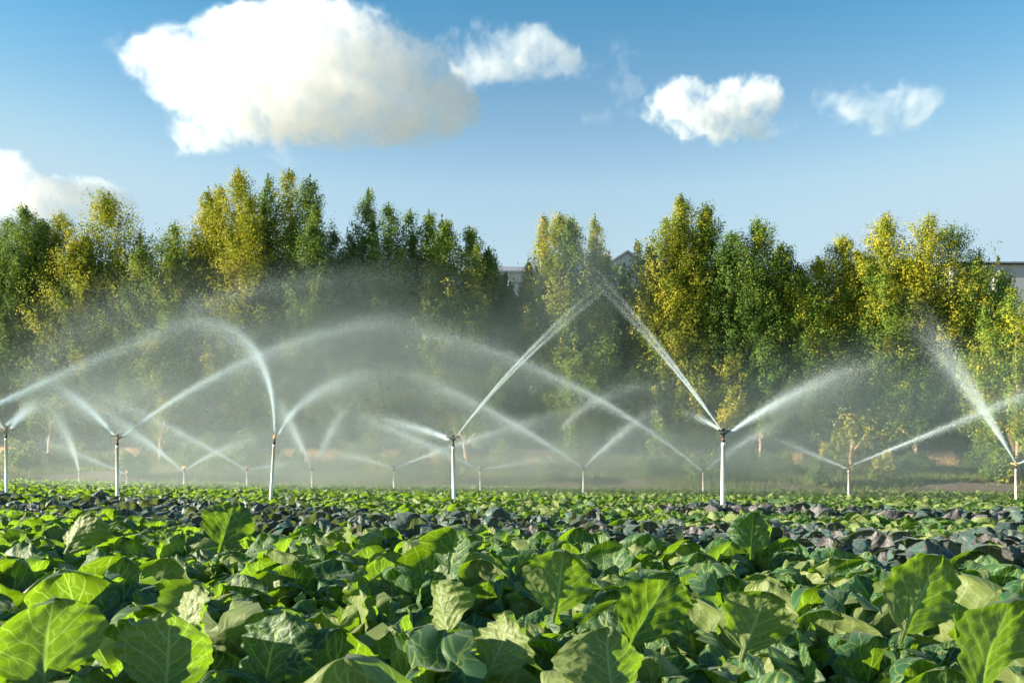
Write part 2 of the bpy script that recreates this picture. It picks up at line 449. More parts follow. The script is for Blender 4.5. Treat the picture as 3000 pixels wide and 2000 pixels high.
# ------------------------------------------------------------------ cabbages
def leaf_arrays(rng, L=0.42, W=0.17, nu=18, nv=20, cup=0.5, bend=0.5, wave=0.03, purple=False, tear=0.0):
    """one cabbage leaf: base at the origin, along +Z, upper face towards +Y"""
    v = np.linspace(0, 1, nv + 1)[:, None] * np.ones((1, nu + 1))
    uu = np.linspace(-1, 1, nu + 1)
    uu = np.sign(uu) * np.abs(uu) ** 0.85
    u = np.ones((nv + 1, 1)) * uu[None, :]
    v = 1 - (1 - v) ** 1.5
    c = rng.uniform(0.44, 0.54)
    pet = rng.uniform(0.12, 0.2)
    t = np.clip((v - pet) / (1 - pet), 0, 1)
    tl = np.clip(t / c, 0, 1)
    lo = 0.08 + 0.92 * np.sqrt(np.clip(1 - (1 - tl) ** 2.1, 0, 1)) * (0.70 + 0.30 * tl)
    hi = np.sqrt(np.clip(1 - np.clip((t - c) / (1 - c), 0, 1) ** 2.0, 0, 1))
    w = np.where(t < c, lo, hi) * W
    w = np.maximum(w, 0.012 * (v < 0.5))
    p1, p2, p3, p4 = rng.uniform(0, 6.28, 4)
    k1, k2 = rng.uniform(9, 14), rng.uniform(20, 30)
    s_ = np.sign(u)
    edge = np.abs(u) ** 6
    ragged = (0.022 * np.sin(k1 * v + p1 + s_ * p2) + 0.028 * np.sin(k2 * v + p3 + s_) + 0.014 * np.sin(57 * v + p2)) * edge
    if purple:
        ragged = ragged + 0.05 * np.sin(34 * v + p3) * edge
    if tear:
        ragged = ragged - tear * edge * np.clip(np.sin(k1 * 0.6 * v + p4 + s_ * 2), 0, 1) ** 3
    x = u * w * (1 + ragged)
    # tip: lower the outer part of the top rows so that the end is round
    z = v * L - L * 0.03 * u ** 2 * sstep(0.6, 1.0, v)
    y = np.zeros_like(x)
    y += cup * (x ** 2) / W * 0.55                       # cupped across
    # puckers between lateral veins
    ph = (v - 0.42 * np.abs(u) ** 0.85) * 7.0 + 0.47 * (u > 0)
    y += -0.0034 * np.cos(2 * np.pi * ph) * np.clip(np.abs(u) * 3, 0, 1) * sstep(0.1, 0.3, v) * rng.uniform(0.1, 0.5)
    y += 0.004 * np.sin(u * 5 + p1 + 3 * v) * np.sin(v * 9 + p2) * sstep(0.15, 0.4, v)
    y += 0.0012 * np.sin(u * 17 + p3) * np.sin(v * 24 + p4) * sstep(0.15, 0.4, v)
    # wavy margin
    wv = np.abs(u) ** 2.5 * sstep(0.2, 0.5, v)
    y += wave * wv * (np.sin(k1 * 1.0 * v + p3 + s_ * 1.7) + 0.5 * np.sin(k2 * v + p4 + s_ * 0.6))
    if purple:
        y += 0.014 * np.sin((np.arctan2(x, z + 1e-3)) * 23 + p1) * sstep(0.35, 1.0, v)
    roll = rng.choice([-1, 1, 1]) * rng.uniform(0.015, 0.07)
    y -= roll * np.abs(u) ** 4 * sstep(0.25, 0.55, v) * (1 + 0.6 * np.sin(5 * v + p4 + s_))
    y += 0.014 * rng.uniform(0.3, 1) * wv * np.sin(46 * v + p1 + s_ * 2.2)
    tipw = sstep(0.75, 1.0, v)
    y += wave * 0.9 * tipw * np.sin(u * 6 + p2)
    # midrib is a thick channel
    y -= 0.012 * np.exp(-(x / 0.014) ** 2) * (1 - v)
    # bend along the length (positive: tip curls back, away from the upper face)
    k = bend
    ang = k * v ** 1.6
    zz = np.cumsum(np.diff(z, axis=0, prepend=z[:1]) * np.cos(ang), axis=0)
    yy = -np.cumsum(np.diff(z, axis=0, prepend=z[:1]) * np.sin(ang), axis=0)
    ny_, nz_ = np.cos(ang), np.sin(ang)
    Y = yy + y * ny_
    Z = zz + y * nz_
    # asymmetry and twist
    tw = rng.uniform(-0.22, 0.22)
    a = tw * v
    X2 = x * np.cos(a) - Y * np.sin(a) * 0.6
    Y2 = Y + x * np.sin(a)
    X2 = X2 + rng.uniform(-0.06, 0.06) * v ** 2
    verts = np.stack([X2, Y2, Z], -1).reshape(-1, 3)
    uv = np.stack([(u + 1) / 2, v], -1).reshape(-1, 2)
    i = np.arange(nv)[:, None] * (nu + 1) + np.arange(nu)[None, :]
    f = np.stack([i, i + nu + 1, i + nu + 2, i + 1], -1).reshape(-1, 4)   # normal towards +Y
    return verts, f, uv

def make_variants(seed, n, purple, nu, nv):
    rng = np.random.default_rng(seed)
    out = []
    for k in range(n):
        if purple:
            a = leaf_arrays(rng, L=rng.uniform(0.36, 0.46), W=rng.uniform(0.16, 0.21), nu=nu, nv=nv, cup=rng.uniform(0.1, 0.35),
                            bend=rng.uniform(-0.5, 0.2), wave=rng.uniform(0.005, 0.011), purple=True)
        else:
            crumple = rng.uniform(0, 1) < 0.18
            a = leaf_arrays(rng, L=rng.uniform(0.34, 0.46), W=rng.uniform(0.15, 0.20), nu=nu, nv=nv, cup=rng.uniform(0.10, 0.45) + 0.4 * crumple,
                            bend=rng.choice([rng.uniform(-0.6, 0.0), rng.uniform(-0.5, 0.15), rng.uniform(-0.4, 0.2), rng.uniform(0.3, 0.7)]), wave=rng.uniform(0.005, 0.012) + 0.014 * crumple, tear=rng.choice([0, 0, 0, 0.25]))
        out.append(a)
    return out

def head_arrays(seed, r=0.105, n=18):
    """the closed heart of the cabbage: overlapping wrapped leaves"""
    rng = np.random.default_rng(seed)
    V, F, U = [], [], []; b = 0
    for k in range(7):
        th = np.linspace(0.02, 2.3, n + 1)[:, None]; ph = np.linspace(-1.25, 1.25, n + 1)[None, :]
        rr = r * (1 + 0.05 * k / 7) * (1 + 0.10 * np.abs(ph / 1.25) ** 3 + 0.03 * np.sin(9 * ph + 5 * th + k))
        az = k * 2.4
        wph = ph * np.clip(0.25 + th, 0, 1)
        x = rr * np.sin(th) * np.sin(wph); y = -rr * np.sin(th) * np.cos(wph); z = rr * np.cos(th) + r * 0.9 + 0 * ph
        ca, sa = math.cos(az), math.sin(az)
        V.append(np.stack([x * ca - y * sa, x * sa + y * ca, z * 0.95], -1).reshape(-1, 3))
        U.append(np.stack([(ph / 1.25 + 1) / 2 + 0 * th, 1 - th / 2.4 + 0 * ph], -1).reshape(-1, 2))
        i = np.arange(n)[:, None] * (n + 1) + np.arange(n)[None, :]
        F.append(np.stack([i, i + 1, i + n + 2, i + n + 1], -1).reshape(-1, 4) + b)
        b += (n + 1) ** 2
    return np.concatenate(V), np.concatenate(F), np.concatenate(U)

def leaf_matrix(phi, tilt, roll, r0, z0, s):
    """leaf standing at azimuth phi round the plant, leaning outward by tilt"""
    m = Matrix.Rotation(phi, 4, 'Z') @ Matrix.Translation((0, -r0, z0)) @ Matrix.Rotation(tilt, 4, 'X') @ Matrix.Rotation(roll, 4, 'Z')
    return m @ Matrix.Scale(s, 4)

def plant_layout(rng, purple=False, n=13):
    """(variant pick 0..1, matrix) for each leaf"""
    out = []
    a0 = rng.uniform(0, 6.28)
    for k in range(n):
        q = k / (n - 1)                                   # 0 inner .. 1 outer
        phi = a0 + k * 2.39996 + rng.uniform(-0.35, 0.35)
        tilt = R((4 + 30 * q if q < 0.8 else 55) + rng.uniform(-10, 12))
        sc_ = (0.84 + 0.2 * q) * rng.uniform(0.74, 1.16)
        if purple: tilt *= 0.95
        out.append((rng.uniform(0, 0.9999), leaf_matrix(phi, tilt, rng.uniform(-0.45, 0.45), 0.03 + 0.07 * q, 0.09 - 0.05 * q + rng.uniform(-0.02, 0.03), sc_)))
    return out

def in_view(x, y, margin=0.5):
    return abs(x) < y * 0.682 + margin

BAND0, BAND1, BSL = 7.6, 11.6, 0.47
def zone(x, y):
    s = y + BSL * x
    return 'front' if s < BAND0 else ('purple' if s < BAND1 else 'back')

rngc = np.random.default_rng(11)
# rows run diagonally across the view, as the purple band does
plants = []
ca, sa = math.cos(math.atan(-BSL)), math.sin(math.atan(-BSL))
ROW, STEP = 0.50, 0.44
for i in range(-20, 260):
    for j in range(-240, 260):
        a = j * STEP + rngc.uniform(-0.09, 0.09) + (0.25 if i % 2 else 0); c_ = i * ROW + rngc.uniform(-0.07, 0.07)
        x = a * ca - c_ * sa; y = a * sa + c_ * ca
        if y < 1.75 or y > 46.3 or not in_view(x, y, 0.5): continue
        if y > 24 and rngc.random() < 0.25: continue
        plants.append((x, y))
plants.sort(key=lambda p: p[1])
SPECIAL = []     # filled with hero cabbages below: (x, y) kept free

def ordinal(n):
    return ["first", "second", "third", "fourth", "fifth", "sixth", "seventh", "eighth", "ninth", "tenth"][n]

GV = make_variants(5, 24, False, 20, 24)
PV = make_variants(6, 12, True, 24, 18)
G_ME = [mesh_np("green_cabbage_leaf", *a) for a in GV]
P_ME = [mesh_np("purple_cabbage_leaf", *a) for a in PV]
for me in G_ME: me.materials.append(M_GREEN)
for me in P_ME: me.materials.append(M_PURPLE)
GH_ME = mesh_np("green_cabbage_head", *head_arrays(1)); GH_ME.materials.append(M_GREEN)
PH_ME = mesh_np("purple_cabbage_head", *head_arrays(2)); PH_ME.materials.append(M_PURPLE)

def add_plant(x, y, purple, label, group, scale=1.0, rz=0.0, n=13, extra=None):
    e = empty("purple_cabbage" if purple else "green_cabbage", (x, y, gz(x, y)), rz)
    e.scale = (scale,) * 3
    tag(e, label, "cabbage", group)
    mes = P_ME if purple else G_ME
    for pick, mx in plant_layout(rngc, purple, n):
        o = link("leaf", mes[int(pick * len(mes))], None, e)
        o.matrix_basis = mx
    h = link("head", PH_ME if purple else GH_ME, None, e)
    h.location = (0, 0, 0.06); h.rotation_euler = (0, 0, rngc.uniform(0, 6.28))
    return e

# hero cabbages: one leaf of each is the large one seen at that spot of the photograph
# px, py = centre of the big leaf; L, W = its size (m); yaw turns its face, lean tips it sideways, back tips it away
HEROES = [
 (2700, 1757, 5.6, 0.40, 0.175, 10, 28, 12, True, "green cabbage with the tallest broad leaf, pale ribbed back to the sun, at right"),
 (105, 1915, 4.6, 0.34, 0.18, 34, -10, 10, True, "green cabbage with a big dark shaded round leaf in the bottom left corner"),
 (255, 1905, 4.9, 0.33, 0.125, -62, -38, 20, False, "green cabbage with a long bright glowing leaf leaning left, near the bottom left corner"),
 (485, 1935, 4.7, 0.30, 0.165, 26, 4, 12, True, "green cabbage with a wide domed dark green leaf at the bottom edge, left of centre"),
 (775, 1925, 4.9, 0.31, 0.175, -32, 6, 8, False, "green cabbage with a cream lit leaf half glowing green at the bottom edge"),
 (545, 1800, 5.5, 0.26, 0.15, -35, 12, 15, True, "green cabbage with a cream pointed sunlit patch on its folded leaf, left of centre"),
 (1475, 1905, 5.0, 0.26, 0.14, -45, 30, 20, True, "green cabbage with a ruffled cream leaf standing side on, bottom centre"),
 (1780, 1955, 4.6, 0.26, 0.18, 32, -8, 25, True, "green cabbage with a wide dark bluish leaf at the bottom edge, right of centre"),
 (2905, 1900, 4.7, 0.40, 0.175, 30, 16, 10, True, "green cabbage with a dark ribbed leaf in the bottom right corner"),
 (2205, 1835, 5.2, 0.28, 0.15, 4, 20, 10, True, "green cabbage with a round leaf edged in cream light, right of centre"),
 (660, 1545, 9.6, 0.36, 0.18, 10, 14, 5, False, "green cabbage with one wide round glowing leaf standing above its row, left"),
 (2203, 1570, 9.0, 0.30, 0.15, 6, 0, 5, False, "green cabbage with a round cream rimmed leaf standing out before the purple rows"),
 (215, 1560, 8.6, 0.28, 0.15, -20, 20, 5, True, "green cabbage with a pale crumpled sunlit leaf, far left, below the purple rows"),
 (1325, 1610, 7.6, 0.27, 0.15, -30, 8, 5, False, "green cabbage with a rounded leaf half cream and half bright green, centre"),
 (1640, 1720, 6.2, 0.32, 0.165, 18, 12, 8, True, "green cabbage with a broad dark veined leaf lit along its right edge, centre right"),
 (1300, 1790, 5.6, 0.25, 0.13, -40, -14, 20, True, "green cabbage with two narrow cream folded leaves, bottom centre"),
 (1890, 1800, 5.5, 0.38, 0.165, 10, 22, 12, False, "green cabbage with a tall glowing net veined leaf, right of the bottom centre"),
]
def hero_leaf(seed, L, W):
    rng = np.random.default_rng(seed)
    return leaf_arrays(rng, L=L * 1.04, W=W * 1.0, nu=40, nv=44, cup=0.38, bend=rng.uniform(-0.25, 0.35), wave=0.012)
for k, (px, py, d, L, W, yaw, lean, back, under, label) in enumerate(HEROES):
    d = d * 0.489
    p = P(px, py, d)
    g0 = gz(p.x, p.y)
    # foot of the leaf
    L *= 0.9; W *= 0.9
    foot = p - Vector((math.sin(R(lean)) * L * 0.5, 0, math.cos(R(lean)) * L * 0.5))
    e = empty("green_cabbage", (foot.x, foot.y + (0.10 if under else -0.10), g0), 0.0)
    tag(e, label, "cabbage", "green cabbages in front of the purple rows")
    SPECIAL.append((foot.x, foot.y))
    me = mesh_np("large_cabbage_leaf", *hero_leaf(100 + k, L, W)); me.materials.append(M_GREEN)
    o = link("leaf", me, None, e)
    face = R(180 if under else 0) + R(yaw)                # under: the pale back faces the camera
    # local +Y is the upper face; turned so that it looks away from or towards the camera
    rot = Matrix.Rotation(R(lean), 4, 'Y') @ Matrix.Rotation(R(-back), 4, 'X') @ Matrix.Rotation(face + math.pi, 4, 'Z')
    o.matrix_basis = Matrix.Translation(foot - e.location) @ rot
    for pick, mx in plant_layout(rngc, False, 14):
        q = link("leaf", G_ME[int(pick * len(G_ME))], None, e)
        q.matrix_basis = mx @ Matrix.Scale(1.12, 4)
    h = link("head", GH_ME, None, e); h.location = (0, 0, 0.06)

def near_special(x, y, r=0.30):
    return any((x - a) ** 2 + (y - b) ** 2 < r * r for a, b in SPECIAL)

def third(x, y):
    t = x / (y * 0.682)
    return "left" if t < -0.33 else ("right" if t > 0.33 else "middle")

n_green = n_purple = 0
rest_mid, rest_far, rest_purple = [], [], []
for (x, y) in plants:
    z = zone(x, y)
    if z == 'front' and near_special(x, y): continue
    if z == 'front' and n_green < 280:
        dn = "just behind the nearest leaves" if y < 3.2 else ("a few rows back" if y < 4.6 else ("halfway to the purple rows" if y < 6.5 else "close before the purple rows"))
        add_plant(x, y, False, f"green cabbage with upright veined leaves, {dn}, {third(x, y)} third of the field", "green cabbages in front of the purple rows", rngc.uniform(0.95, 1.36), rngc.uniform(0, 6.28), 17)
        n_green += 1
    elif z == 'purple' and n_purple < 300 and not (math.sin(x * 1.3 + 2 * math.sin(y * 0.9)) > 0.72):
        dn = "near edge of its band" if y + BSL * x < 9.2 else ("middle of its band" if y + BSL * x < 11 else "back edge of its band")
        add_plant(x, y, True, f"purple cabbage, blue grey fluted leaves, {dn}, {third(x, y)} third of the field", "purple cabbages in the diagonal band", rngc.uniform(1.05, 1.4), rngc.uniform(0, 6.28), 13)
        n_purple += 1
    elif z == 'purple' and n_purple >= 300:
        rest_purple.append((x, y))
    else:
        (rest_mid if y < 19 else rest_far).append((x, y))

def mass(name, pts, variants_seed, purple, nu, nv, nleaf, m, smin, smax, label):
    if not pts: return
    VA = make_variants(variants_seed, 8, purple, nu, nv)
    V, F, U = [], [], []; b = 0
    for (x, y) in pts:
        s = rngc.uniform(smin, smax)
        base = Matrix.Translation((x, y, gz(x, y))) @ Matrix.Scale(s, 4)
        for pick, mx in plant_layout(rngc, purple, nleaf):
            v, f, u = VA[int(pick * len(VA))]
            Mx = np.array(base @ mx)
            V.append((v @ Mx[:3, :3].T + Mx[:3, 3]).astype(np.float32)); F.append(f + b); U.append(u); b += len(v)
    o = link(name, mesh_np(name, np.concatenate(V), np.concatenate(F), np.concatenate(U)), m)
    tag(o, label, None, None, "stuff")

# a second purple patch stands far out at the right among the green
far_purple = [p for p in rest_mid + rest_far if (16.5 < p[1] + 0.47 * p[0] < 18.5 and p[0] > 3)]
fp = set(far_purple)
mass("cabbage_rows", [p for p in rest_mid if p not in fp], 21, False, 8, 9, 13, M_GREEN, 0.95, 1.22, "green cabbages behind the purple band")
mass("distant_cabbage_rows", [p for p in rest_far if p not in fp], 22, False, 4, 6, 11, M_GREEN, 0.8, 1.15, "green cabbages out to the far edge of the field")
mass("purple_cabbage_rows", rest_purple + far_purple, 23, True, 9, 8, 11, M_PURPLE, 1.1, 1.4, "more purple cabbages of the band")
print("plants", len(plants), "green", n_green, "purple", n_purple, "mid", len(rest_mid), "far", len(rest_far), "rest purple", len(rest_purple))

# ------------------------------------------------------------------ sprinklers
def head_parts():
    fit = MB().tube([(0,0,0),(0,0,0.035),(0,0,0.036),(0,0,0.052),(0,0,0.053),(0,0,0.10)], [0.026,0.026,0.030,0.030,0.019,0.017], 14).mesh("fitting")
    ring = MB().tube([(0,0,0.053),(0,0,0.068)], [0.0275,0.0275], 14).mesh("washer")
    body = MB()
    body.tube([(0,0,0.10),(0,0,0.13),(0,0,0.15),(0,0,0.17)], [0.020,0.026,0.028,0.018], 14)
    # bridge loop over the spring
    loop = [(0.03*math.cos(a)*1.1, 0, 0.165 + 0.085*math.sin(a)) for a in np.linspace(math.pi, 0, 12)]
    body.tube(loop, [0.008]*12, 8)
    body.tube([(0,0,0.165),(0,0,0.255)], [0.006,0.006], 8)
    body = body.mesh("sprinkler_body")
    nz = MB().tube([(0,0,0.14),(0.05,0,0.167),(0.085,0,0.186),(0.11,0,0.20)], [0.018,0.016,0.012,0.009], 12).mesh("nozzle")
    nz2 = MB().tube([(0,0,0.135),(-0.04,0,0.150),(-0.075,0,0.160)], [0.016,0.013,0.008], 12).mesh("rear_nozzle")
    arm = MB()
    arm.tube([(-0.10,0.0,0.205),(-0.05,0,0.21),(0,0,0.212),(0.06,0,0.212),(0.12,0,0.205)], [0.011,0.010,0.012,0.008,0.007], 10)
    arm.box(0.115,0.15,-0.012,0.012,0.185,0.225)
    arm.box(-0.125,-0.095,-0.016,0.016,0.19,0.222)
    arm = arm.mesh("swing_arm", smooth=False)
    spring = MB().tube([(0.012*math.cos(t), 0.012*math.sin(t), 0.218 + 0.0026*t/1.0*0.5) for t in np.linspace(0, 25, 60)], [0.0022]*60, 5).mesh("spring")
    return dict(fitting=fit, washer=ring, sprinkler_body=body, nozzle=nz, rear_nozzle=nz2, swing_arm=arm, spring=spring)
HP = head_parts()

def sprinkler(px, py_top, d, label, group, heading=0.0, lean=0.0, dark=True, r=0.034, yb=None):
    """py_top: pixel height of the top of the white pole"""
    p = P(px, py_top, d)
    x, y = p.x, p.y
    z0 = gz(x, y)
    H = p.z - z0
    e = empty("sprinkler", (x - math.tan(R(lean)) * H, y, z0), 0.0)
    e.rotation_euler = (0, R(lean), 0)
    tag(e, label, "sprinkler", group)
    pm = MB().tube([(0,0,-0.1),(0,0,0.25),(0,0,0.251),(0,0,0.36),(0,0,0.361),(0,0,H-0.07),(0,0,H-0.069),(0,0,H)],
                   [r,r,r*1.18,r*1.18,r,r,r*1.10,r*1.10], 18).mesh("pole")
    link("pole", pm, M_PVC, e)
    for nm, me in HP.items():
        m_ = M_ORANGE if nm == "washer" else ((M_DARK if nm in ("fitting", "spring") or dark else M_BRASS))
        o = bpy.data.objects.new(nm, me.copy())
        o.data.materials.append(m_)
        C.objects.link(o); o.parent = e
        o.location = (0, 0, H); o.rotation_euler = (0, 0, R(heading))
        o.scale = (1.12,) * 3
    return e

GS = "sprinklers on white poles in the field"
D_E, D_D, D_C, D_B, D_A, D_F, D_G, D_FAR = [q * 0.489 for q in (30.0, 36.0, 38.0, 38.0, 40.0, 66.0, 58.0, 72.0)]
sprinkler(2119, 1296, D_E, "nearest sprinkler with black head on the tallest white pole, right of centre", GS, 25, 0.8, True, 0.037)
sprinkler(1328, 1308, D_D, "sprinkler with black head on a straight grey white pole, centre of the field", GS, 160, -0.4, True, 0.038)
sprinkler(803, 1301, D_C, "sprinkler with brass head on a white pole leaning right, left of centre", GS, 120, 3.6, False)
sprinkler(344, 1304, D_B, "sprinkler with bright brass head on an upright sunlit white pole, left", GS, 20, 0.3, False, 0.037)
sprinkler(18, 1283, D_A, "sprinkler on a white pole at the left edge of the picture", GS, 50, -0.3, False)
sprinkler(2486, 1376, D_F, "short sprinkler in front of the pale forked tree trunk, right", GS, 15, 0, False)
sprinkler(2976, 1374, D_G, "sprinkler on a white pole at the right edge, below the tall steep jet", GS, 120, 0, False)
sprinkler(540, 1382, D_FAR, "far sprinkler in the mist, between the two left brass sprinklers, nearer the left one", GS, 150, 0, False, 0.040)
sprinkler(724, 1381, D_FAR, "far sprinkler just left of the leaning pole", GS, 160, 0, False, 0.040)
sprinkler(914, 1379, D_FAR, "far sprinkler with a narrow V of jets, right of the leaning pole", GS, 110, 0, False, 0.040)
sprinkler(1154, 1380, D_FAR, "far sprinkler standing left of the centre black headed sprinkler", GS, 20, 0, False, 0.040)
sprinkler(1407, 1380, D_FAR, "far sprinkler just right of the centre black headed sprinkler", GS, 150, 0, False, 0.040)
sprinkler(1709, 1380, D_FAR, "far sprinkler with a wide V of jets, midway between the two black headed ones", GS, 40, 0, False, 0.040)
sprinkler(2060, 1383, D_FAR, "far sprinkler close left of the nearest tall pole", GS, 30, 0, False, 0.040)
sprinkler(232, 1384, 41, "faint far sprinkler veiled by mist near the left edge", GS, 140, 0, False, 0.040)
sprinkler(372, 1392, 41, "faint far sprinkler just right of the bright left pole", GS, 140, 0, False, 0.04)

# ------------------------------------------------------------------ water jets (droplets)
TET = np.array([(1,1,1),(-1,-1,1),(-1,1,-1),(1,-1,-1)], float) * 0.5
TETF = np.array([(0,1,2),(0,3,1),(0,2,3),(1,3,2)])
S23 = 3000.0 / 2352.0

def jet(pts, d0, d1, w0, w1, n, label, veil=0.0, strands=1, fade=0.55, size=0.105, seed=0, vexp=2.0, spread=0.0):
    """pts: three points (2352-wide pixels) the jet passes through; d0, d1 its depth at nozzle and end"""
    rng = np.random.default_rng(seed + 900)
    A = np.array(P(pts[0][0] * S23, pts[0][1] * S23, d0))
    Mv = np.array(P(pts[1][0] * S23, pts[1][1] * S23, (d0 + d1) / 2))
    E = np.array(P(pts[2][0] * S23, pts[2][1] * S23, d1))
    tm = np.linalg.norm(Mv - A) / (np.linalg.norm(Mv - A) + np.linalg.norm(E - Mv))
    Cp = (Mv - (1 - tm) ** 2 * A - tm ** 2 * E) / (2 * tm * (1 - tm))
    t = rng.uniform(0, 1, n * 3)
    keep = rng.uniform(0, 1, n * 3) < np.where(t < fade, 1.0, np.clip(1 - (t - fade) / (1 - fade), 0, 1) ** 1.3)
    t = t[keep][:n]; n = len(t)
    T = t[:, None]
    pos = (1 - T) ** 2 * A + 2 * T * (1 - T) * Cp + T ** 2 * E
    dirv = 2 * (1 - T) * (Cp - A) + 2 * T * (E - Cp)
    dirv /= np.linalg.norm(dirv, axis=1, keepdims=True)
    side = np.cross(dirv, np.array([0, 1.0, 0])); side /= np.linalg.norm(side, axis=1, keepdims=True)
    oth = np.cross(dirv, side)
    r = w0 + (w1 - w0) * t ** 1.35
    if strands > 1:
        st = rng.integers(0, strands, n)
        offs = (st - (strands - 1) / 2) * 1.1 * np.clip(t * 6, 0, 1)
        g = rng.normal(0, 0.26, n) + offs
    else:
        g = rng.normal(0, 0.5, n)
        # a brighter thread at the heart of the jet
        core = rng.uniform(0, 1, n) < 0.35
        g = np.where(core, g * 0.4, g)
    pos = pos + side * (g * r)[:, None] + oth * (rng.normal(0, 0.5, n) * r)[:, None]
    if veil:
        q = rng.uniform(0, 1, n) < 0.55
        fall = rng.exponential(1.0, n) * veil * t ** vexp
        pos[:, 2] -= np.where(q, fall, 0)
        pos += np.where(q, fall, 0)[:, None] * 0.25 * rng.normal(0, 1, (n, 3)) * np.array([1, 1, 0.3])
    zg = ground(pos[:, 0], pos[:, 1]) + 0.1
    pos = pos[pos[:, 2] > zg]; n = len(pos)
    s = pos[:, 1] / (FPX / 2.93) * size * rng.uniform(0.5, 1.5, n)
    V = pos[:, None, :] + TET[None] * s[:, None, None] * np.sign(rng.uniform(-1, 1, (n, 1, 3)))
    F = TETF[None] + (np.arange(n) * 4)[:, None, None]
    org = A
    o = link("water_jet", mesh_np("water_jet", V.reshape(-1, 3) - org, F.reshape(-1, 3), smooth=False), M_DROP)
    o.location = org
    tag(o, label, "water jet", "water jets from the sprinklers")
    return o

JN = 2.9
def J(pts, d0, d1, w0, w1, n, label, **k):
    global _js
    _js += 1
    jet(pts, d0, d1, w0, w1, int(n * JN), label, seed=_js, **k)
_js = 0
# nearest sprinkler
J([(1655,985),(1520,808),(1300,560)], D_E, 10.8, 0.015, 0.14, 15000, "steep double jet rising left from the nearest sprinkler towards the tree tops", strands=2, fade=0.35)
J([(1672,998),(1840,896),(2080,815)], D_E, 16.1, 0.03, 0.75, 34000, "broad soft jet thrown right from the nearest black headed sprinkler", veil=1.0, fade=0.6)
J([(1650,985),(1610,962),(1560,945)], D_E, 16.6, 0.02, 0.20, 2500, "faint thin side spray left of the nearest sprinkler head", fade=0.2)
# centre sprinkler
J([(1050,1000),(1205,822),(1440,615)], D_D, 13.7, 0.015, 0.15, 12000, "double strand jet rising right from the centre black headed sprinkler", strands=2, fade=0.55)
J([(1030,1008),(945,978),(760,938)], D_D, 21.5, 0.05, 0.42, 13000, "short bright fan thrown left from the centre sprinkler", veil=0.4, fade=0.2)
# leaning sprinkler
J([(631,990),(540,762),(320,765)], D_C, 16.1, 0.03, 0.55, 32000, "bright arching jet thrown up and left from the leaning sprinkler", veil=1.2, fade=0.72)
J([(640,998),(755,885),(960,850)], D_C, 24.4, 0.03, 0.75, 15000, "soft jet thrown right from the leaning sprinkler into the veil", veil=1.2, fade=0.65)
# upright brass sprinkler, left
J([(281,1003),(590,818),(1010,725)], D_B, 22.5, 0.03, 0.70, 36000, "long jet rising right from the upright brass sprinkler on the left", veil=1.4, fade=0.75)
J([(262,1000),(190,925),(90,868)], D_B, 21.5, 0.03, 0.42, 14000, "jet thrown left from the upright brass sprinkler", veil=0.8, fade=0.6)
# off frame sprinkler at left
J([(-90,968),(230,820),(520,706)], D_C, 18.6, 0.04, 0.55, 36000, "long bright jet entering from the left edge and climbing to the arch top", veil=1.4, fade=0.8)
# left edge sprinkler
J([(22,990),(58,940),(95,905)], D_A, 22.5, 0.03, 0.35, 6000, "short jet rising right from the left edge sprinkler", veil=0.3, fade=0.5)
J([(8,985),(-20,955),(-60,930)], D_A, 21.5, 0.03, 0.30, 2500, "stub of jet leaving the frame from the left edge sprinkler", fade=0.5)
J([(15,975),(80,935),(150,905)], D_A, 29.3, 0.05, 0.6, 4000, "thin soft haze of spray above the left edge sprinkler", fade=0.4)
# far row
J([(1610,1078),(1200,832),(740,720)], D_FAR, 27.4, 0.05, 0.85, 36000, "longest far jet, rising left across the middle from beside the nearest pole", veil=1.4, fade=0.78)
J([(1622,1076),(1720,1008),(1880,915)], D_FAR, 32.3, 0.04, 0.9, 11000, "far jet rising right behind the nearest tall pole", veil=1.0, fade=0.45)
J([(1335,1072),(1130,944),(870,834)], D_FAR, 30.3, 0.05, 0.75, 26000, "far jet arching left from the wide V sprinkler to the middle veil", veil=1.2, fade=0.7)
J([(1344,1072),(1430,992),(1560,908)], D_FAR, 33.2, 0.04, 0.75, 11000, "far jet rising right from the wide V sprinkler", veil=1.0, fade=0.5)
J([(1099,1078),(960,1010),(770,938)], D_FAR, 31.3, 0.05, 0.65, 14000, "far jet thrown left past the centre pole", veil=0.8, fade=0.6)
J([(1108,1078),(1180,1066),(1300,1046)], D_FAR, 36.2, 0.04, 0.5, 3500, "short faint far jet low right of the centre pole", veil=0.2, fade=0.3)
J([(902,1076),(820,1050),(700,1040)], D_FAR, 37.2, 0.05, 0.6, 6000, "low flat far jet thrown left, left of the centre pole", veil=0.4, fade=0.4)
J([(910,1074),(1110,1000),(1380,924)], D_FAR, 30.3, 0.04, 0.65, 15000, "far jet rising right behind the centre black headed sprinkler", veil=0.9, fade=0.7)
J([(714,1074),(665,965),(620,893)], D_FAR, 33.2, 0.04, 0.75, 12000, "steep far jet leaning left, right of the leaning pole", veil=1.2, fade=0.7)
J([(720,1074),(755,1000),(802,915)], D_FAR, 34.2, 0.04, 0.75, 9000, "steep far jet leaning right beside the leaning pole", veil=1.2, fade=0.6)
J([(564,1078),(370,970),(150,872)], D_FAR, 29.3, 0.05, 0.6, 16000, "far jet climbing left across the bright left pole", veil=0.8, fade=0.7)
J([(572,1078),(640,1066),(730,1055)], D_FAR, 36.2, 0.05, 0.6, 3500, "short low far jet going right behind the leaning pole", veil=0.3, fade=0.3)
J([(418,1080),(300,985),(130,875)], D_FAR, 29.3, 0.05, 0.7, 15000, "far jet climbing left behind the bright left sprinkler", veil=0.9, fade=0.6)
J([(426,1080),(510,1032),(620,1000)], D_FAR, 35.2, 0.05, 0.6, 6000, "far jet rising right towards the foot of the leaning pole", veil=0.5, fade=0.5)
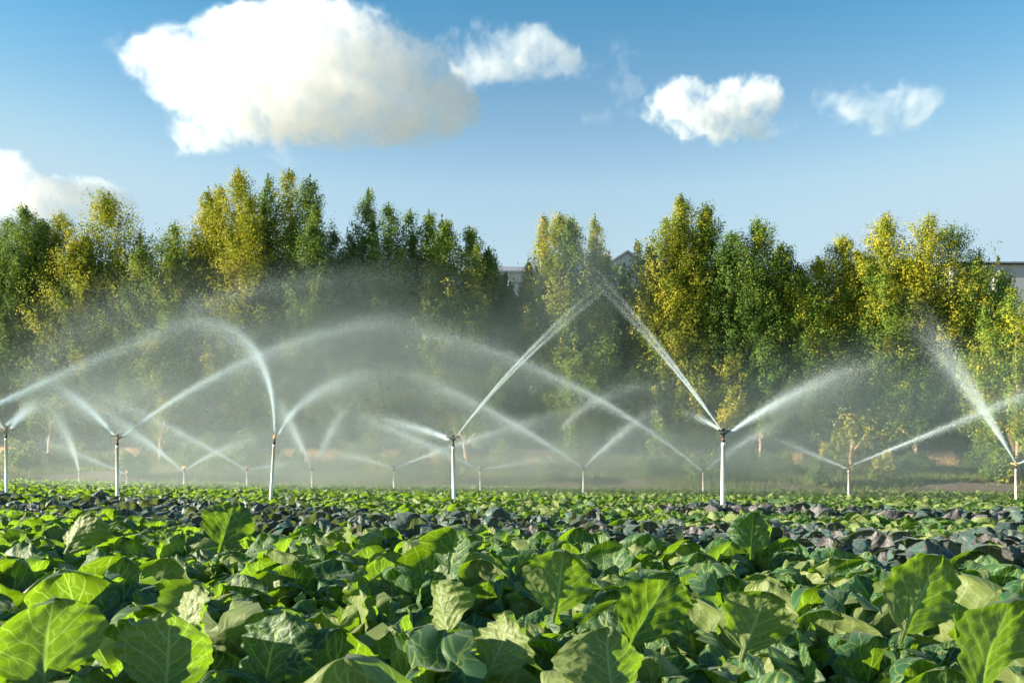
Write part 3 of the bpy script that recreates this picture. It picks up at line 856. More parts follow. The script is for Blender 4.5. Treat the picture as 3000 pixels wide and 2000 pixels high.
J([(182,1085),(148,985),(80,890)], 41.1, 35.2, 0.05, 0.7, 10000, "far jet curving up left near the left edge", veil=0.9, fade=0.65)
J([(292,1090),(190,1045),(40,985)], 41.1, 37.2, 0.05, 0.6, 7000, "thin low far jet passing behind the left poles", veil=0.5, fade=0.5)
# wide faint veils hanging over the field
J([(60,890),(235,712),(520,652)], 18, 22, 0.5, 1.3, 12000, "wide faint veil of spray arching over the left edge sprinkler", veil=1.5, fade=0.6)
J([(420,715),(700,645),(1120,640)], 22, 26, 0.5, 1.3, 13000, "wide faint veil of spray arching high over the middle of the field", veil=1.6, fade=0.6)
J([(1290,985),(1400,905),(1640,905)], 33, 30, 0.3, 1.0, 6000, "faint veil of spray drifting left of the nearest pole", veil=0.9, fade=0.5)
# right side
J([(2333,1062),(2215,870),(2075,680)], D_G, 21.5, 0.03, 0.55, 27000, "tall steep jet rising left from the right edge sprinkler", strands=2, veil=0.7, fade=0.72)
J([(2343,1064),(2375,1045),(2420,1020)], D_G, 29.3, 0.04, 0.25, 2500, "short jet leaving the right edge of the picture", fade=0.6)
J([(1962,1066),(2160,985),(2400,885)], D_F, 27.4, 0.04, 0.38, 15000, "straight thin jet rising right from the short sprinkler by the forked trunk", veil=0.2, fade=0.9)
J([(1944,1075),(1860,1040),(1760,1000)], D_F, 35.2, 0.04, 0.38, 5500, "short jet thrown left from the sprinkler by the forked trunk", fade=0.4)

# ------------------------------------------------------------------ mist
def mist_mat(name, dens):
    m, t, out = mat(name); b = NB(t)
    tc = b.n("ShaderNodeTexCoord")
    ln = b.n("ShaderNodeVectorMath", operation='LENGTH'); t.links.new(tc.outputs["Object"], ln.inputs[0])
    nz = b.noise(tc.outputs["Object"], 2.2, 2)
    r = ln.outputs["Value"]
    f = b.m('SUBTRACT', 1.0, b.m('MULTIPLY', r, r), clamp=True)
    f = b.m('POWER', f, 1.6)
    f = b.m('MULTIPLY', f, b.smooth(nz.outputs[0], 0.25, 0.7, 0.4, 1.3))
    vs = b.n("ShaderNodeVolumeScatter"); vs.inputs["Color"].default_value = rgba(0.76, 0.91, 1.0)
    vs.inputs["Anisotropy"].default_value = 0.74
    t.links.new(b.m('MULTIPLY', f, dens), vs.inputs["Density"])
    t.links.new(vs.outputs[0], out.inputs["Volume"])
    return m

def sphere_arrays(nu=40, nv=20):
    th = np.linspace(0, math.pi, nv + 1)[1:-1]; ph = np.arange(nu) * 2 * math.pi / nu
    V = [(0, 0, 1)] + [(math.sin(a) * math.cos(p), math.sin(a) * math.sin(p), math.cos(a)) for a in th for p in ph] + [(0, 0, -1)]
    F = []
    n = nu
    for k in range(n): F.append((0, 1 + k, 1 + (k + 1) % n))
    for i in range(nv - 2):
        for k in range(n):
            a, b_, c, d = 1 + i * n + k, 1 + i * n + (k + 1) % n, 1 + (i + 1) * n + k, 1 + (i + 1) * n + (k + 1) % n
            F += [(a, c, d), (a, d, b_)]
    L = len(V) - 1; s = 1 + (nv - 2) * n
    for k in range(n): F.append((s + k, L, s + (k + 1) % n))
    return np.array(V), np.array(F)
SV, SF = sphere_arrays()
def mist(px, py, d, rx, rz, ry, dens, label):
    """soft cloud of fine spray: centre pixel (2352-wide), radii in m"""
    o = link("mist", mesh_np("mist", SV, SF), mist_mat("fine_spray", dens))
    o.location = P(px * S23, py * S23, d); o.scale = (rx, ry, rz)
    tag(o, label, None, None, "stuff")
mist(640, 900, 34.2, 15, 6.2, 8.8, 0.0369, "fine spray drifting under the left arches")
mist(1000, 900, 36.2, 16, 6.4, 8.8, 0.0321, "fine spray drifting over the middle of the field")
mist(200, 960, 34.2, 9, 3.6, 7.8, 0.0296, "fine spray by the left edge")
mist(1450, 980, 37.2, 14, 3.8, 7.8, 0.0273, "fine spray right of the middle")
mist(1900, 980, 29.3, 11, 4.0, 7.8, 0.0273, "fine spray right of the nearest pole")
mist(1150, 1078, 36.0, 32, 2.8, 13.0, 0.0800, "low bright spray lying over the far half of the field")
mist(2120, 940, 37.0, 13, 4.2, 7.8, 0.0299, "fine spray before the trees at the right")
mist(1330, 640, 14.7, 1.8, 1.9, 2.9, 0.0618, "fine spray at the end of the steep double jet")

# ------------------------------------------------------------------ trees
def crown_arrays(rng, H, spires, z0, n, leaf=0.22, spread=0.19):
    """leaves on ascending branches of one or more spires. spires: (dx, dy, top height, radius)"""
    pos = []; nrm = []
    wts = np.array([s[3] * (s[2] - z0) for s in spires]); wts = wts / wts.sum()
    for (dx, dy, top, rad), wt in zip(spires, wts):
        m = int(n * wt)
        nb = max(24, int(m / 110))
        t0 = rng.uniform(0, 1, nb) ** 1.12
        az = rng.uniform(0, 2 * math.pi, nb)
        prof = np.clip((t0 + 0.25) / 0.36, 0.35, 1) * np.clip((1.04 - t0) / 0.60, 0.03, 1) ** 0.85
        ln = rad * prof * rng.uniform(0.6, 1.1, nb)
        lift = rng.uniform(0.7, 1.4, nb) * (0.6 + 0.5 * t0)
        per = m / max(1e-6, (0.25 * rad + ln).sum())
        for b in range(nb):
            kc = 4 + int(ln[b] * 6.5)                    # leaf clumps along the branch
            sc_ = rng.uniform(0.10, 1.0, kc) ** 0.75
            h = z0 + t0[b] * (top - z0) * 0.97
            cen = np.stack([dx * min(1, h / H * 1.2) + math.cos(az[b]) * ln[b] * sc_, dy + math.sin(az[b]) * ln[b] * sc_, h + ln[b] * lift[b] * sc_ ** 1.3 - 0.35 * ln[b]], 1)
            k = max(8, int(per * (0.25 * rad + ln[b])))
            q = rng.integers(0, kc, k)
            off = rng.normal(0, 1, (k, 3)); rr = np.linalg.norm(off, axis=1, keepdims=True)
            off = off / rr * np.minimum(rr, 1.7)
            size = (spread * rng.uniform(0.7, 1.5, kc))[q][:, None] * min(1.0, 0.35 + ln[b] / 0.9)
            pos.append(cen[q] + off * size * np.array([1, 1, 1.45]))
            rad_ = np.stack([np.full(k, math.cos(az[b])), np.full(k, math.sin(az[b])), np.full(k, 0.35)], 1)
            nrm.append(off / np.linalg.norm(off, axis=1, keepdims=True) + 0.75 * rad_ + rng.normal(0, 0.38, (k, 3)))
        # the leader
        k = 60
        hh = rng.uniform(0, 1, k)
        pos.append(np.stack([dx * 1.05 + rng.normal(0, 0.10, k) * (1.1 - hh), dy + rng.normal(0, 0.10, k) * (1.1 - hh), top - 0.9 + hh * 1.0], 1))
        nrm.append(rng.normal(0, 1, (k, 3)))
    pos = np.concatenate(pos); nrm = np.concatenate(nrm)
    ok_ = pos[:, 2] > 0.15
    pos = pos[ok_]; nrm = nrm[ok_]; m = len(pos)
    nrm /= np.linalg.norm(nrm, axis=1, keepdims=True)
    a = np.cross(nrm, rng.normal(0, 1, (m, 3))); a /= np.linalg.norm(a, axis=1, keepdims=True)
    b = np.cross(nrm, a)
    L = (leaf * rng.uniform(0.65, 1.35, m))[:, None]; W = L * 0.36
    V = np.stack([pos - a * L * .5, pos + b * W, pos + a * L * .5, pos - b * W], 1).reshape(-1, 3)
    F = np.arange(m * 4).reshape(-1, 4)
    return V, F

def trunk_mesh(rng, H, r, spires, z0, limbs=7):
    mb = MB()
    n = 9
    pts = []
    off = Vector((0, 0, 0))
    for i in range(n):
        t = i / (n - 1)
        off += Vector((rng.normal(0, 0.05), rng.normal(0, 0.05), 0))
        pts.append((off.x, off.y, -0.2 + t * H * 0.86))
    mb.tube(pts, [r * (1.25 if i == 0 else (1 - 0.88 * i / (n - 1))) for i in range(n)], 9)
    for k in range(limbs):
        t = rng.uniform(0.15, 0.6); i = int(t * (n - 1)); p = Vector(pts[i])
        az = rng.uniform(0, 6.28); ln = rng.uniform(0.10, 0.2) * H
        q = p + Vector((math.cos(az) * ln * 0.35, math.sin(az) * ln * 0.35, ln * 0.5)); e = p + Vector((math.cos(az) * ln * 0.55, math.sin(az) * ln * 0.55, ln))
        mb.tube([p, q, e], [r * 0.4 * (1 - t), r * 0.28 * (1 - t), r * 0.08], 6)
    for (dx, dy, top, rad) in spires:
        if abs(dx) + abs(dy) > 0.2:
            mb.tube([(0, 0, z0 * 0.8), (dx * 0.6, dy * 0.6, z0 + (top - z0) * 0.3), (dx, dy, top * 0.92)], [r * 0.6, r * 0.4, r * 0.08], 7)
    return mb.mesh("trunk")

def tree(px, top, hw, d, kind, label, group, name="tree", z0=1.8, n=8000, spires=None, leaf=0.138, seed=0, bark=None, trunk_r=0.16):
    """px, top, hw: axis, top and half width in 2352-wide pixels"""
    rng = np.random.default_rng(seed + 4000)
    p = P(px * S23, top * S23, d)
    g = gz(p.x, d)
    H = p.z - g
    rad = hw * 2.75 * S23 / FPX * d
    if spires is None:
        spires = [(0, 0, H, rad)]
        for q in range(int(rng.integers(2, 5))):
            a = rng.uniform(0, 6.28); f = rng.uniform(0.35, 0.7) * rad
            spires.append((math.cos(a) * f, math.sin(a) * f, H * rng.uniform(0.72, 0.96), rad * rng.uniform(0.45, 0.75)))
    e = empty(name, (p.x, d, g))
    tag(e, label, "tree", group)
    V, F = crown_arrays(rng, H, spires, z0, n, leaf)
    cm = mesh_np("crown", V, F, smooth=False)
    link("crown", cm, CM[kind], e)
    link("trunk", trunk_mesh(rng, H, trunk_r, spires, z0), bark or M_BARK, e)
    return e

TG = "row of tall trees beyond the field"
TREES = [
 (-30, 520, 55, 'g', "dark green tree cut by the left edge"),
 (18, 500, 48, 'g', "dark green tree, first whole one at the left edge"),
 (62, 472, 42, 'g', "dark green tree with two thin spires, second from the left edge"),
 (100, 505, 38, 'g', "dark narrow tree left of the small yellow topped tree"),
 (140, 485, 42, 'y', "tree with a small yellow pointed top near the left edge"),
 (192, 560, 42, 'g', "low dark green tree between two yellow topped trees at left"),
 (250, 442, 56, 'y', "broad golden tree with a rounded top, left of the picture"),
 (322, 528, 42, 'g', "green tree on the right flank of the broad golden tree"),
 (402, 512, 44, 'm', "yellow green tree standing alone left of the tallest clump"),
 (455, 545, 42, 'm', "pale green tree at the left foot of the tallest clump"),
 (505, 425, 46, 'y', "golden tree forming the left shoulder of the tallest clump"),
 (548, 390, 46, 'y', "golden tree with a feathery peak, highest on the left of the tallest clump"),
 (615, 400, 36, 'g', "dark narrow tree in the middle of the tallest clump"),
 (664, 388, 40, 'y', "golden green tree with a sharp peak in the tallest clump"),
 (712, 402, 38, 'g', "green tree ending the tallest clump on its right"),
 (768, 530, 38, 'g', "low dark tree in the dip right of the tallest clump"),
 (846, 432, 32, 'g', "tall thin dark spire left of the sloping row"),
 (893, 466, 36, 'g', "dark pointed tree right of the thin spire"),
 (942, 482, 36, 'g', "dark green tree starting the sloping row"),
 (985, 482, 32, 'm', "tree with a yellow tip in the sloping row"),
 (1025, 505, 36, 'm', "green tree halfway down the sloping row"),
 (1078, 522, 42, 'm', "rounded green tree low on the sloping row"),
 (1122, 568, 28, 'g', "last green tree of the sloping row, beside the grey roof"),
 (1172, 650, 20, 'g', "low green tree before the grey roof"),
 (1214, 595, 18, 'y', "small yellow tree before the grey roof"),
 (1285, 490, 46, 'y', "pale yellow tree hazed by spray, centre"),
 (1310, 500, 34, 'm', "green tree touching the pale yellow one, centre"),
 (1366, 492, 24, 'y', "slim golden tree with a sharp tip left of the gabled house"),
 (1496, 560, 26, 'm', "tree with thin pale shoots right of the gabled house"),
 (1532, 500, 42, 'o', "orange tinged tree left of the peak, right of the house"),
 (1566, 445, 38, 'o', "orange gold tree with the highest peak on the right half"),
 (1622, 464, 40, 'm', "green tree with a misty pointed top beside the orange peak"),
 (1680, 530, 42, 'g', "dark green tree right of the misty pointed one"),
 (1742, 508, 50, 'm', "yellow streaked tree with three tips, right"),
 (1795, 562, 42, 'g', "green tree sloping down to the low gap at right"),
 (1838, 640, 40, 'm', "low tree in the gap between the right hand clumps"),
 (1880, 592, 46, 'y', "rounded yellow tree right of the low gap"),
 (1935, 545, 46, 'y', "yellow tree with two soft tips, right"),
 (1990, 600, 38, 'm', "low green tree between two yellow peaks at right"),
 (2032, 492, 46, 'y', "yellow tree with a bright leaning peak, right"),
 (2080, 590, 36, 'm', "green tree between the two highest right hand peaks"),
 (2132, 488, 46, 'y', "golden green tree with a tall peak, far right clump"),
 (2186, 520, 52, 'g', "dark green tree with curling tips ending the far right clump"),
]
for k, (px, top, hw, kind, lab) in enumerate(TREES):
    tree(px, top, hw * 1.08, 61 + 1.5 * math.sin(k * 2.1), kind, lab, TG, n=int(56000 + 1200 * hw), seed=k)
# lower, denser trees behind and before them close the row
k = 0
for px in range(-40, 2260, 62):
    if 1390 < px < 1475: top = 730
    elif 1130 < px < 1250: top = 690
    else: top = 640 + 50 * math.sin(px * 0.021) + 30 * math.sin(px * 0.057 + 1)
    tree(px + 14 * math.sin(px), top, 52, 65 + 1 * math.sin(px * 0.3), 'g', "dark shaded tree filling in behind the row of tall trees", "shaded trees behind the tall row", n=20000, seed=200 + k, z0=0.3, leaf=0.30)
    k += 1
k = 0
for px in range(-30, 2280, 74):
    top = 770 + 60 * math.sin(px * 0.031 + 0.6) + 36 * math.sin(px * 0.083)
    kd = 'ggmgmgyg'[k % 8]
    tree(px + 18 * math.sin(px * 1.7), top, 44, 58.8 + 0.5 * math.sin(px * 0.4), kd, "low bushy tree in front of the tall row, its foot in the spray", "low bushy trees along the foot of the tall row", n=26000, seed=400 + k, z0=1.2, leaf=0.14)
    k += 1
tree(2335, 660, 42, 50, 'm', "bright yellow bushy tree at the right edge, nearer than the row", None, n=30000, seed=301, z0=2.2)
tree(2398, 640, 34, 51.5, 'y', "yellow tree mostly cut off by the right edge", None, n=16000, seed=302, z0=2.2)
tree(2292, 590, 26, 93, 'p', "pale rounded tree far behind, in front of the long grey roof", None, n=6000, seed=303, z0=5.0, leaf=0.4)
tree(1232, 612, 20, 83, 'p', "pale distant tree below the grey roof in the middle gap", None, n=4000, seed=304, z0=3.0, leaf=0.4)
tree(1445, 650, 22, 88, 'p', "pale distant tree in front of the gabled house", None, n=4000, seed=305, z0=2.0, leaf=0.4)
# small trees whose sunlit trunks show at the foot of the row
tree(368, 905, 26, 54.0, 'o', "thin tree with orange sunlit trunk and a few leaves, left", "small trees at the foot of the row", n=500, seed=310, z0=1.6, bark=M_BARK_SUNLIT, trunk_r=0.13)
tree(113, 930, 20, 54.0, 'g', "thin pale trunk in the mist near the left edge", "small trees at the foot of the row", n=300, seed=311, z0=2.6, bark=M_BARK_SUNLIT, trunk_r=0.15)
tree(1072, 960, 24, 54.0, 'm', "small tree with a pale bent trunk behind the centre sprinkler", "small trees at the foot of the row", n=450, seed=312, z0=1.7, bark=M_BARK_SUNLIT, trunk_r=0.13)
tree(1745, 960, 24, 54.0, 'm', "small tree with an orange trunk right of the nearest pole", "small trees at the foot of the row", n=400, seed=313, z0=2.2, bark=M_BARK_SUNLIT, trunk_r=0.15)
tree(1960, 965, 42, 53.6, 'y', "small yellow leaved tree with pale forked trunk behind the short sprinkler", "small trees at the foot of the row", n=1500, seed=314, z0=1.4, bark=M_BARK_SUNLIT, trunk_r=0.14)
tree(2106, 960, 24, 54.0, 'g', "small tree with a blotched orange trunk, right", "small trees at the foot of the row", n=400, seed=315, z0=2.2, bark=M_BARK_SUNLIT, trunk_r=0.16)

# ------------------------------------------------------------------ shrubs and weeds
def shrub(px, top, hw, d, kind, label, seed, n=2600):
    rng = np.random.default_rng(seed)
    p = P(px * S23, top * S23, d); g = gz(p.x, d); H = max(0.5, p.z - g); rad = hw * S23 / FPX * d
    e = empty("shrub", (p.x, d, g)); tag(e, label, "shrub", "shrubs along the foot of the trees")
    m = n
    a = rng.normal(0, 1, (m, 3)); a /= np.linalg.norm(a, axis=1, keepdims=True)
    r = rng.uniform(0.3, 1.0, m) ** 0.5
    lump = 1 + 0.25 * np.sin(a[:, 0] * 5 + seed) + 0.2 * np.sin(a[:, 2] * 7 + a[:, 0] * 4 + seed)
    pos = a * (r * lump)[:, None] * np.array([rad, rad * 0.7, H * 0.55]) + np.array([0, 0, H * 0.45])
    pos = pos[pos[:, 2] > 0.02]; m = len(pos)
    b = rng.normal(0, 1, (m, 3)); b /= np.linalg.norm(b, axis=1, keepdims=True)
    c = np.cross(b, rng.normal(0, 1, (m, 3))); c /= np.linalg.norm(c, axis=1, keepdims=True)
    L = (0.16 * rng.uniform(0.6, 1.4, m))[:, None]; W = L * 0.4
    V = np.stack([pos - b * L * .5, pos + c * W, pos + b * L * .5, pos - c * W], 1).reshape(-1, 3)
    link("foliage", mesh_np("foliage", V, np.arange(m * 4).reshape(-1, 4), smooth=False), CM[kind], e)
    st = MB()
    for q in range(4):
        az = q * 1.6 + seed
        st.tube([(0, 0, -0.1), (math.cos(az) * rad * .3, math.sin(az) * rad * .3, H * .5), (math.cos(az) * rad * .5, math.sin(az) * rad * .5, H * .85)], [0.03, 0.02, 0.008], 6)
    link("stem", st.mesh("stem"), M_BARK, e)
SH = [(830,1005,50,'m',"yellow green shrub right of the leaning pole"),(955,1010,40,'g',"low green shrub left of the centre pole"),
      (1310,985,40,'m',"pale green bush right of the centre sprinkler, under the trees"),(1520,965,45,'m',"yellowish bush left of the nearest pole, under the trees"),
      (1600,1035,60,'g',"low green bush between two far sprinklers"),(1690,1030,60,'g',"green bush right of the nearest pole"),
      (1780,1035,50,'g',"green bush left of the forked trunk"),(1915,1000,32,'y',"yellow bush beside the forked trunk"),
      (2100,1045,50,'g',"low green bush right of the forked trunk"),(2270,1010,60,'g',"green thicket left of the right edge pole"),
      (2345,1000,50,'m',"tall thicket at the right edge"),(50,1010,40,'m',"yellow green weeds clump at the left edge"),
      (160,1020,40,'m',"yellowish weed clump left of the bright pole"),(460,1005,50,'g',"green shrub left of the leaning pole"),
      (560,1000,45,'g',"green shrub behind the leaning pole"),(1160,1020,40,'m',"low shrub right of the centre pole")]
_rs = random.Random(9)
for q, w_ in enumerate(["leftmost", "second", "third", "fourth", "fifth", "sixth", "seventh", "eighth", "ninth", "tenth", "eleventh", "rightmost"]):
    SH.append((60 + q * 200 + _rs.uniform(-60, 60), 1046 + _rs.uniform(-8, 10), _rs.uniform(22, 46), 'mgmgym'[q % 6], f"low clump of weeds on the bare bank, {w_} of twelve from the left"))
for k, (px, top, hw, kind, lab) in enumerate(SH):
    shrub(px, top, hw, (52 if k < 16 else 49.3) + 0.8 * math.sin(k * 1.7), kind, lab, 50 + k)

def blades(name, label, xs, ys, hmin, hmax, m, seed, wd=0.02):
    rng = np.random.default_rng(seed); n = len(xs)
    h = rng.uniform(hmin, hmax, n); az = rng.uniform(0, 6.28, n)
    wv = np.stack([np.cos(az), np.sin(az), 0 * az], 1) * wd
    ln = np.stack([rng.normal(0, .3, n), rng.normal(0, .3, n), np.ones(n)], 1) * h[:, None]
    base = np.stack([xs, ys, ground(xs, ys) - 0.03], 1)
    V = np.stack([base - wv, base + wv, base + ln * .55 + wv * .7, base + ln + 0 * wv, base + ln * .55 - wv * .7], 1).reshape(-1, 3)
    i = np.arange(n) * 5
    F = np.concatenate([np.stack([i, i + 1, i + 2, i + 4], 1)]);
    T = np.stack([i + 4, i + 2, i + 3, i + 3], 1)
    me = bpy.data.meshes.new(name)
    F3 = np.concatenate([np.stack([i, i + 1, i + 2], 1), np.stack([i, i + 2, i + 4], 1), np.stack([i + 4, i + 2, i + 3], 1)])
    o = link(name, mesh_np(name, V, F3, smooth=False), m)
    tag(o, label, None, None, "stuff")

def grass_mat(name, a, b_):
    m, t, out = mat(name); b = NB(t)
    g = b.n("ShaderNodeNewGeometry")
    c = b.mix(g.outputs["Random Per Island"], a, b_)
    d = b.n("ShaderNodeBsdfDiffuse"); t.links.new(c, d.inputs[0])
    tr = b.n("ShaderNodeBsdfTranslucent"); t.links.new(c, tr.inputs[0])
    mx = b.n("ShaderNodeMixShader"); mx.inputs[0].default_value = 0.4
    t.links.new(d.outputs[0], mx.inputs[1]); t.links.new(tr.outputs[0], mx.inputs[2]); t.links.new(mx.outputs[0], out.inputs[0])
    return m
rg = np.random.default_rng(77)
N = 90000
yy = rg.uniform(46.8, 55.5, N); xx = rg.uniform(-1, 1, N) * (yy * 0.682 + 2)
kp = (np.sin(xx * 0.55 + 1.3 * np.sin(yy * 1.2)) + rg.normal(0, .6, N)) > np.where(yy > 50, -0.6, 0.9 - (yy - 46.8) * 0.42 + 0.9 * np.sin(xx * 0.23 + 1.0))
blades("weeds", "green weeds and grass on the bank beyond the field", xx[kp], yy[kp], 0.10, 0.55, grass_mat("weed_green", rgba(0.09, 0.15, 0.045), rgba(0.32, 0.33, 0.12)), 1)
N = 60000
yy = rg.uniform(53.6, 57.0, N); pxs = rg.uniform(-100, 3100, N); xx = (pxs - 1500) / FPX * yy
dens_ = np.zeros(N)  # bands of dry grass, their bright colour standing in for sunlit patches
for (a_, b_) in ((-60, 60), (820, 1010), (1120, 1345), (1430, 1720), (1930, 2070), (2660, 2810), (330, 420), (2280, 2360)):
    dens_ = np.maximum(dens_, sstep(a_, a_ + 30, pxs) * (1 - sstep(b_ - 30, b_, pxs)))
kp = rg.uniform(0, 1, N) < dens_
blades("sunlit_dry_grass", "dry straw coloured grass, its bright patches standing in for sun under the trees", xx[kp], yy[kp], 0.2, 0.6, grass_mat("straw", rgba(0.72, 0.48, 0.26), rgba(0.86, 0.66, 0.42)), 2)

# ------------------------------------------------------------------ buildings far behind
def wallmat(name, col): return simple(name, col, 0.85, var=0.08, scale=0.4)
M_ROOF = wallmat("grey_roof", (0.17, 0.20, 0.25)); M_WALL_HAZED = wallmat("hazed_wall", (0.40, 0.42, 0.45)); M_WIN = simple("dark_glass", (0.05, 0.06, 0.08), 0.2)  # wall tone carries painted haze: bluish grey to lower the contrast with distance
M_PINK = wallmat("pink_wall", (0.60, 0.44, 0.38)); M_TRIM = wallmat("white_trim", (0.75, 0.74, 0.72))

def long_building(x0, x1, ytop, yeave, d, label):
    """x0, x1, ytop, yeave in 3000-wide pixels: a shed with a low roof slope towards the camera"""
    a = P(x0, ytop, d); b_ = P(x1, ytop, d); ev = P(x0, yeave, d).z
    g = gz(a.x, d); Wd = b_.x - a.x
    e = empty("long_building", (a.x, d, g)); tag(e, label, "building")
    zt, ze = a.z - g, ev - g
    link("wall", MB().box(0, Wd, 0, 30, -0.5, ze).mesh("wall", False), M_WALL_HAZED, e)
    r = MB()
    v = [(-0.5, -0.8, ze), (Wd + .5, -0.8, ze), (Wd + .5, 15, zt), (-0.5, 15, zt), (Wd + .5, 31, ze), (-.5, 31, ze)]
    me = bpy.data.meshes.new("roof")
    me.from_pydata([(x, y, z + 0.05) for x, y, z in v] + [(x, y, z + 0.35) for x, y, z in v], [],
                   [(6,7,8,9),(9,8,10,11),(3,2,1,0),(5,4,2,3),(0,1,7,6),(4,5,11,10),(1,2,8,7),(2,4,10,8),(3,0,6,9),(5,3,9,11)])
    ro = link("roof", me, M_ROOF, e)
    for i in range(int(Wd / 14) + 1):
        xx_ = 4 + i * 14.0
        if xx_ < Wd - 2:
            link("rooflight", MB().box(xx_, xx_ + 0.9, -0.82, -0.70, ze + .36, ze + .37).box(xx_, xx_ + .9, 14.2, 15.6, zt + .2, zt + 1.3).mesh("rooflight", False), M_TRIM, ro)
            wf = link("window", MB().box(xx_ - 1, xx_ + 2.4, -0.05, 0.02, ze - 2.6, ze - 1.0).mesh("window", False), M_WIN, e)
            link("downpipe", MB().tube([(xx_ + 4, -0.15, -0.3), (xx_ + 4, -0.15, ze)], [0.14, 0.14], 8).mesh("downpipe"), M_TRIM, e)
    return e
long_building(1380, 1640, 728, 800, 161, "long grey roofed building seen in the gap left of the centre yellow tree")
long_building(2790, 3120, 727, 775, 147, "long grey roofed building behind the trees at the right edge")
def house(px, ytop, d, label):
    a = P(px, ytop, d); g = gz(a.x, d); H = a.z - g
    e = empty("gabled_house", (a.x, d, g)); tag(e, label, "house")
    hw = 4.6; ze = H - 3.0
    me = bpy.data.meshes.new("wall")
    me.from_pydata([(-hw,0,-.5),(hw,0,-.5),(hw,0,ze),(0,0,H-.1),(-hw,0,ze),(-hw,12,-.5),(hw,12,-.5),(hw,12,ze),(0,12,H-.1),(-hw,12,ze)], [],
                   [(0,1,2,3,4),(9,8,7,6,5),(1,6,7,2),(5,0,4,9)])
    link("wall", me, M_WALL_HAZED, e)
    me = bpy.data.meshes.new("roof")
    P0 = [(-hw-.6,-.5,ze-.4),(0,-.5,H),(hw+.6,-.5,ze-.4),(-hw-.6,12.5,ze-.4),(0,12.5,H),(hw+.6,12.5,ze-.4)]
    me.from_pydata(P0 + [(x,y,z+.3) for x,y,z in P0], [], [(6,7,10,9),(7,8,11,10),(0,3,4,1),(1,4,5,2),(0,1,7,6),(1,2,8,7),(3,9,10,4),(4,10,11,5),(0,6,9,3),(2,5,11,8)])
    ro = link("roof", me, M_ROOF, e)
    link("chimney", MB().box(-3.0, -2.0, 4, 5, ze + 0.4, H + 1.2).mesh("chimney", False), M_TRIM, ro)
    link("window", MB().box(0.2, 1.5, -.06, .03, ze - .6, ze + 1.1).mesh("window", False), M_TRIM, e)
    link("window", MB().box(-2.6, -1.3, -.06, .03, ze - 3, ze - 1.4).mesh("window", False), M_WIN, e)
house(1838, 740, 117, "small grey gabled house with a chimney in the gap right of centre")
# a pink building glimpsed between the trunks, left
a = P(920, 760, 210)
def pink(px, ytop, d, Wd, label):
    a = P(px, ytop, d); g = gz(a.x, d); H = a.z - g
    e = empty("pink_building", (a.x, d, g)); tag(e, label, "building")
    link("wall", MB().box(-Wd/2, Wd/2, 0, 10, -.5, H).mesh("wall", False), M_PINK, e)
    link("roof", MB().box(-Wd/2-.4, Wd/2+.4, -.4, 10.4, H + .01, H + .5).mesh("roof", False), M_ROOF, e)
    for i in range(4):
        link("window", MB().box(-Wd/2 + 1.5 + i*3, -Wd/2 + 2.7 + i*3, -.05, .03, H - 2.6, H - 1.2).mesh("window", False), M_WIN, e)
pink(900, 770, 98, 14, "pink walled building glimpsed through the foliage left of centre")

# ------------------------------------------------------------------ clouds
def cloud_mat(name, dens):
    m, t, out = mat(name); b = NB(t)
    tc = b.n("ShaderNodeTexCoord")
    nz = b.noise(tc.outputs["Object"], 1.0 / 55.0, 7, 0.68)
    f = b.smooth(nz.outputs[0], 0.38, 0.62, 0.04, 2.3)
    vs = b.n("ShaderNodeVolumeScatter"); vs.inputs["Color"].default_value = rgba(0.90, 0.94, 0.99)
    vs.inputs["Anisotropy"].default_value = 0.0
    t.links.new(b.m('MULTIPLY', f, dens), vs.inputs["Density"])
    t.links.new(vs.outputs[0], out.inputs["Volume"])
    m.cycles.volume_step_rate = 0.3
    return m

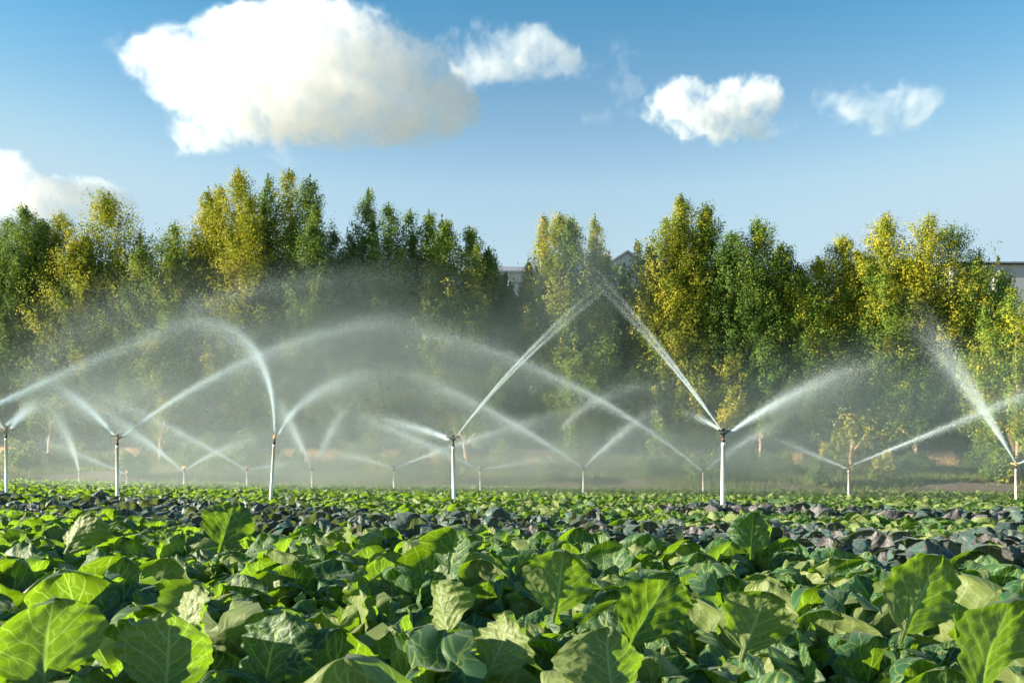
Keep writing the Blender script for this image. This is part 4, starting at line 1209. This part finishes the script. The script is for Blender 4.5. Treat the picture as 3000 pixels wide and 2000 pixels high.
def cloud(blobs, dens, label, seed, h=4.0, cell=60, amp=0.55, d=3000.0, thick=0.75):
    """blobs: ellipses (px, py, rx, ry) in 2352-wide pixels; grown to solid shapes at distance d, broken by noise"""
    d = d * 0.489
    sc_ = S23 / FPX * d
    E = [((x * S23 - 1500) / FPX * d, HC - (y * S23 - HORIZ) / FPX * d, rx * sc_, ry * sc_) for x, y, rx, ry in blobs]
    x0 = min(e[0] - e[2] for e in E) - 30; x1 = max(e[0] + e[2] for e in E) + 30
    z0 = min(e[1] - e[3] for e in E) - 30; z1 = max(e[1] + e[3] for e in E) + 30
    ry_ = max(min(e[2], e[3] * 1.6) for e in E) * thick + 30
    X = np.arange(x0, x1, h); Y = np.arange(-ry_, ry_, h); Z = np.arange(z0, z1, h)
    F = np.full((len(X), len(Y), len(Z)), -3.0)
    rng = np.random.default_rng(seed)
    for (cx, cz, rx, rz) in E:
        yr = min(rx, rz * 1.6) * thick; cyo = rng.uniform(-0.25, 0.25) * yr
        q = ((X[:, None, None] - cx) / rx) ** 2 + ((Y[None, :, None] - cyo) / yr) ** 2 + ((Z[None, None, :] - cz) / rz) ** 2
        f = (1 - np.sqrt(q)) * min(rx, rz) / 40.0
        F = np.maximum(F, f) + 0.12 * np.exp(-np.abs(F - f) * 4)
    N1 = fbm_grid(F.shape, cell / h, seed, 6, 0.62)
    N2 = 1 - 2 * np.abs(fbm_grid(F.shape, cell / h * 0.6, seed + 7, 5, 0.62))     # billows
    F = F + amp * (0.55 * N1 + 0.45 * (N2 - 0.4))
    o = None
    for lev, dn in ((-0.12, 0.25), (-0.03, 0.5), (0.06, 1.0)):
        V, Q = surface_nets(F - lev, (x0, d - ry_, z0), h)
        if len(Q) < 20: continue
        if o is None:
            c = np.array([V[:, 0].mean(), d, V[:, 2].mean()])
            o = link("cloud", mesh_np("cloud", V - c, Q), cloud_mat("cloud_fringe", dens * 0.095 * dn))
            o.location = c
        else:
            link("core", mesh_np("core", V - c, Q), cloud_mat("cloud_vapour", dens * 0.095 * dn), o)
    tag(o, label, "cloud", "white clouds in the blue sky")
    return o
cloud([(690,165,205,132),(480,160,150,85),(400,150,105,62),(600,90,150,85),(780,110,140,95),(900,180,140,85),(960,230,130,85),(1000,190,70,70),(830,250,190,75),(620,240,200,80),
       (470,320,85,32),(500,270,110,50),(720,280,120,44),(860,300,130,28),(1025,120,34,40),(1080,240,26,30),(640,62,90,42)], 0.045, "largest cloud, a heaped white mass at top left of centre", 1)
cloud([(1130,140,75,42),(1215,130,62,44),(1290,145,72,32),(1110,95,20,28),(1160,155,120,25)], 0.03, "small ragged cloud touching the right end of the largest cloud", 2, amp=0.75, d=2500.0)
cloud([(1440,140,24,36),(1450,190,22,34)], 0.014, "thin upright wisp of cloud right of the ragged cloud", 3, amp=0.9, cell=40, h=3, d=2100.0)
cloud([(1560,235,75,44),(1570,205,34,26),(1690,225,66,52),(1740,235,58,46),(1650,275,110,34),(1640,305,60,18),(1700,290,70,26)], 0.04, "white cloud with a dip in its top, right of centre", 4, d=4300.0)
cloud([(2020,225,62,34),(1970,238,62,24),(2060,255,50,24),(2110,240,36,22)], 0.035, "small white cloud alone at the upper right", 5, amp=0.65, d=2250.0)
cloud([(10,420,75,75),(70,450,90,50),(160,450,80,36),(215,450,50,30),(270,465,36,26),(60,480,130,26)], 0.04, "cloud low at the left edge above the trees", 6, d=3900.0)
cloud([(250,92,20,14)], 0.012, "tiny puff of cloud at the upper left", 7, amp=0.7, cell=30, h=2.5, d=1800.0)
cloud([(1805,300,28,10)], 0.012, "tiny flat scrap of cloud under the dipped cloud", 8, amp=0.6, cell=30, h=2.5, d=2000.0)
cloud([(1390,266,20,9)], 0.010, "tiny scrap of cloud below the upright wisp", 9, amp=0.6, cell=30, h=2.5, d=1900.0)
cloud([(640,355,46,20)], 0.008, "thin scrap of cloud under the largest cloud", 10, amp=0.7, cell=40, h=3, d=2200.0)
cloud([(430,510,46,20)], 0.010, "pale scrap of cloud low above the trees left of the tallest clump", 11, amp=0.6, cell=40, h=3, d=2300.0)
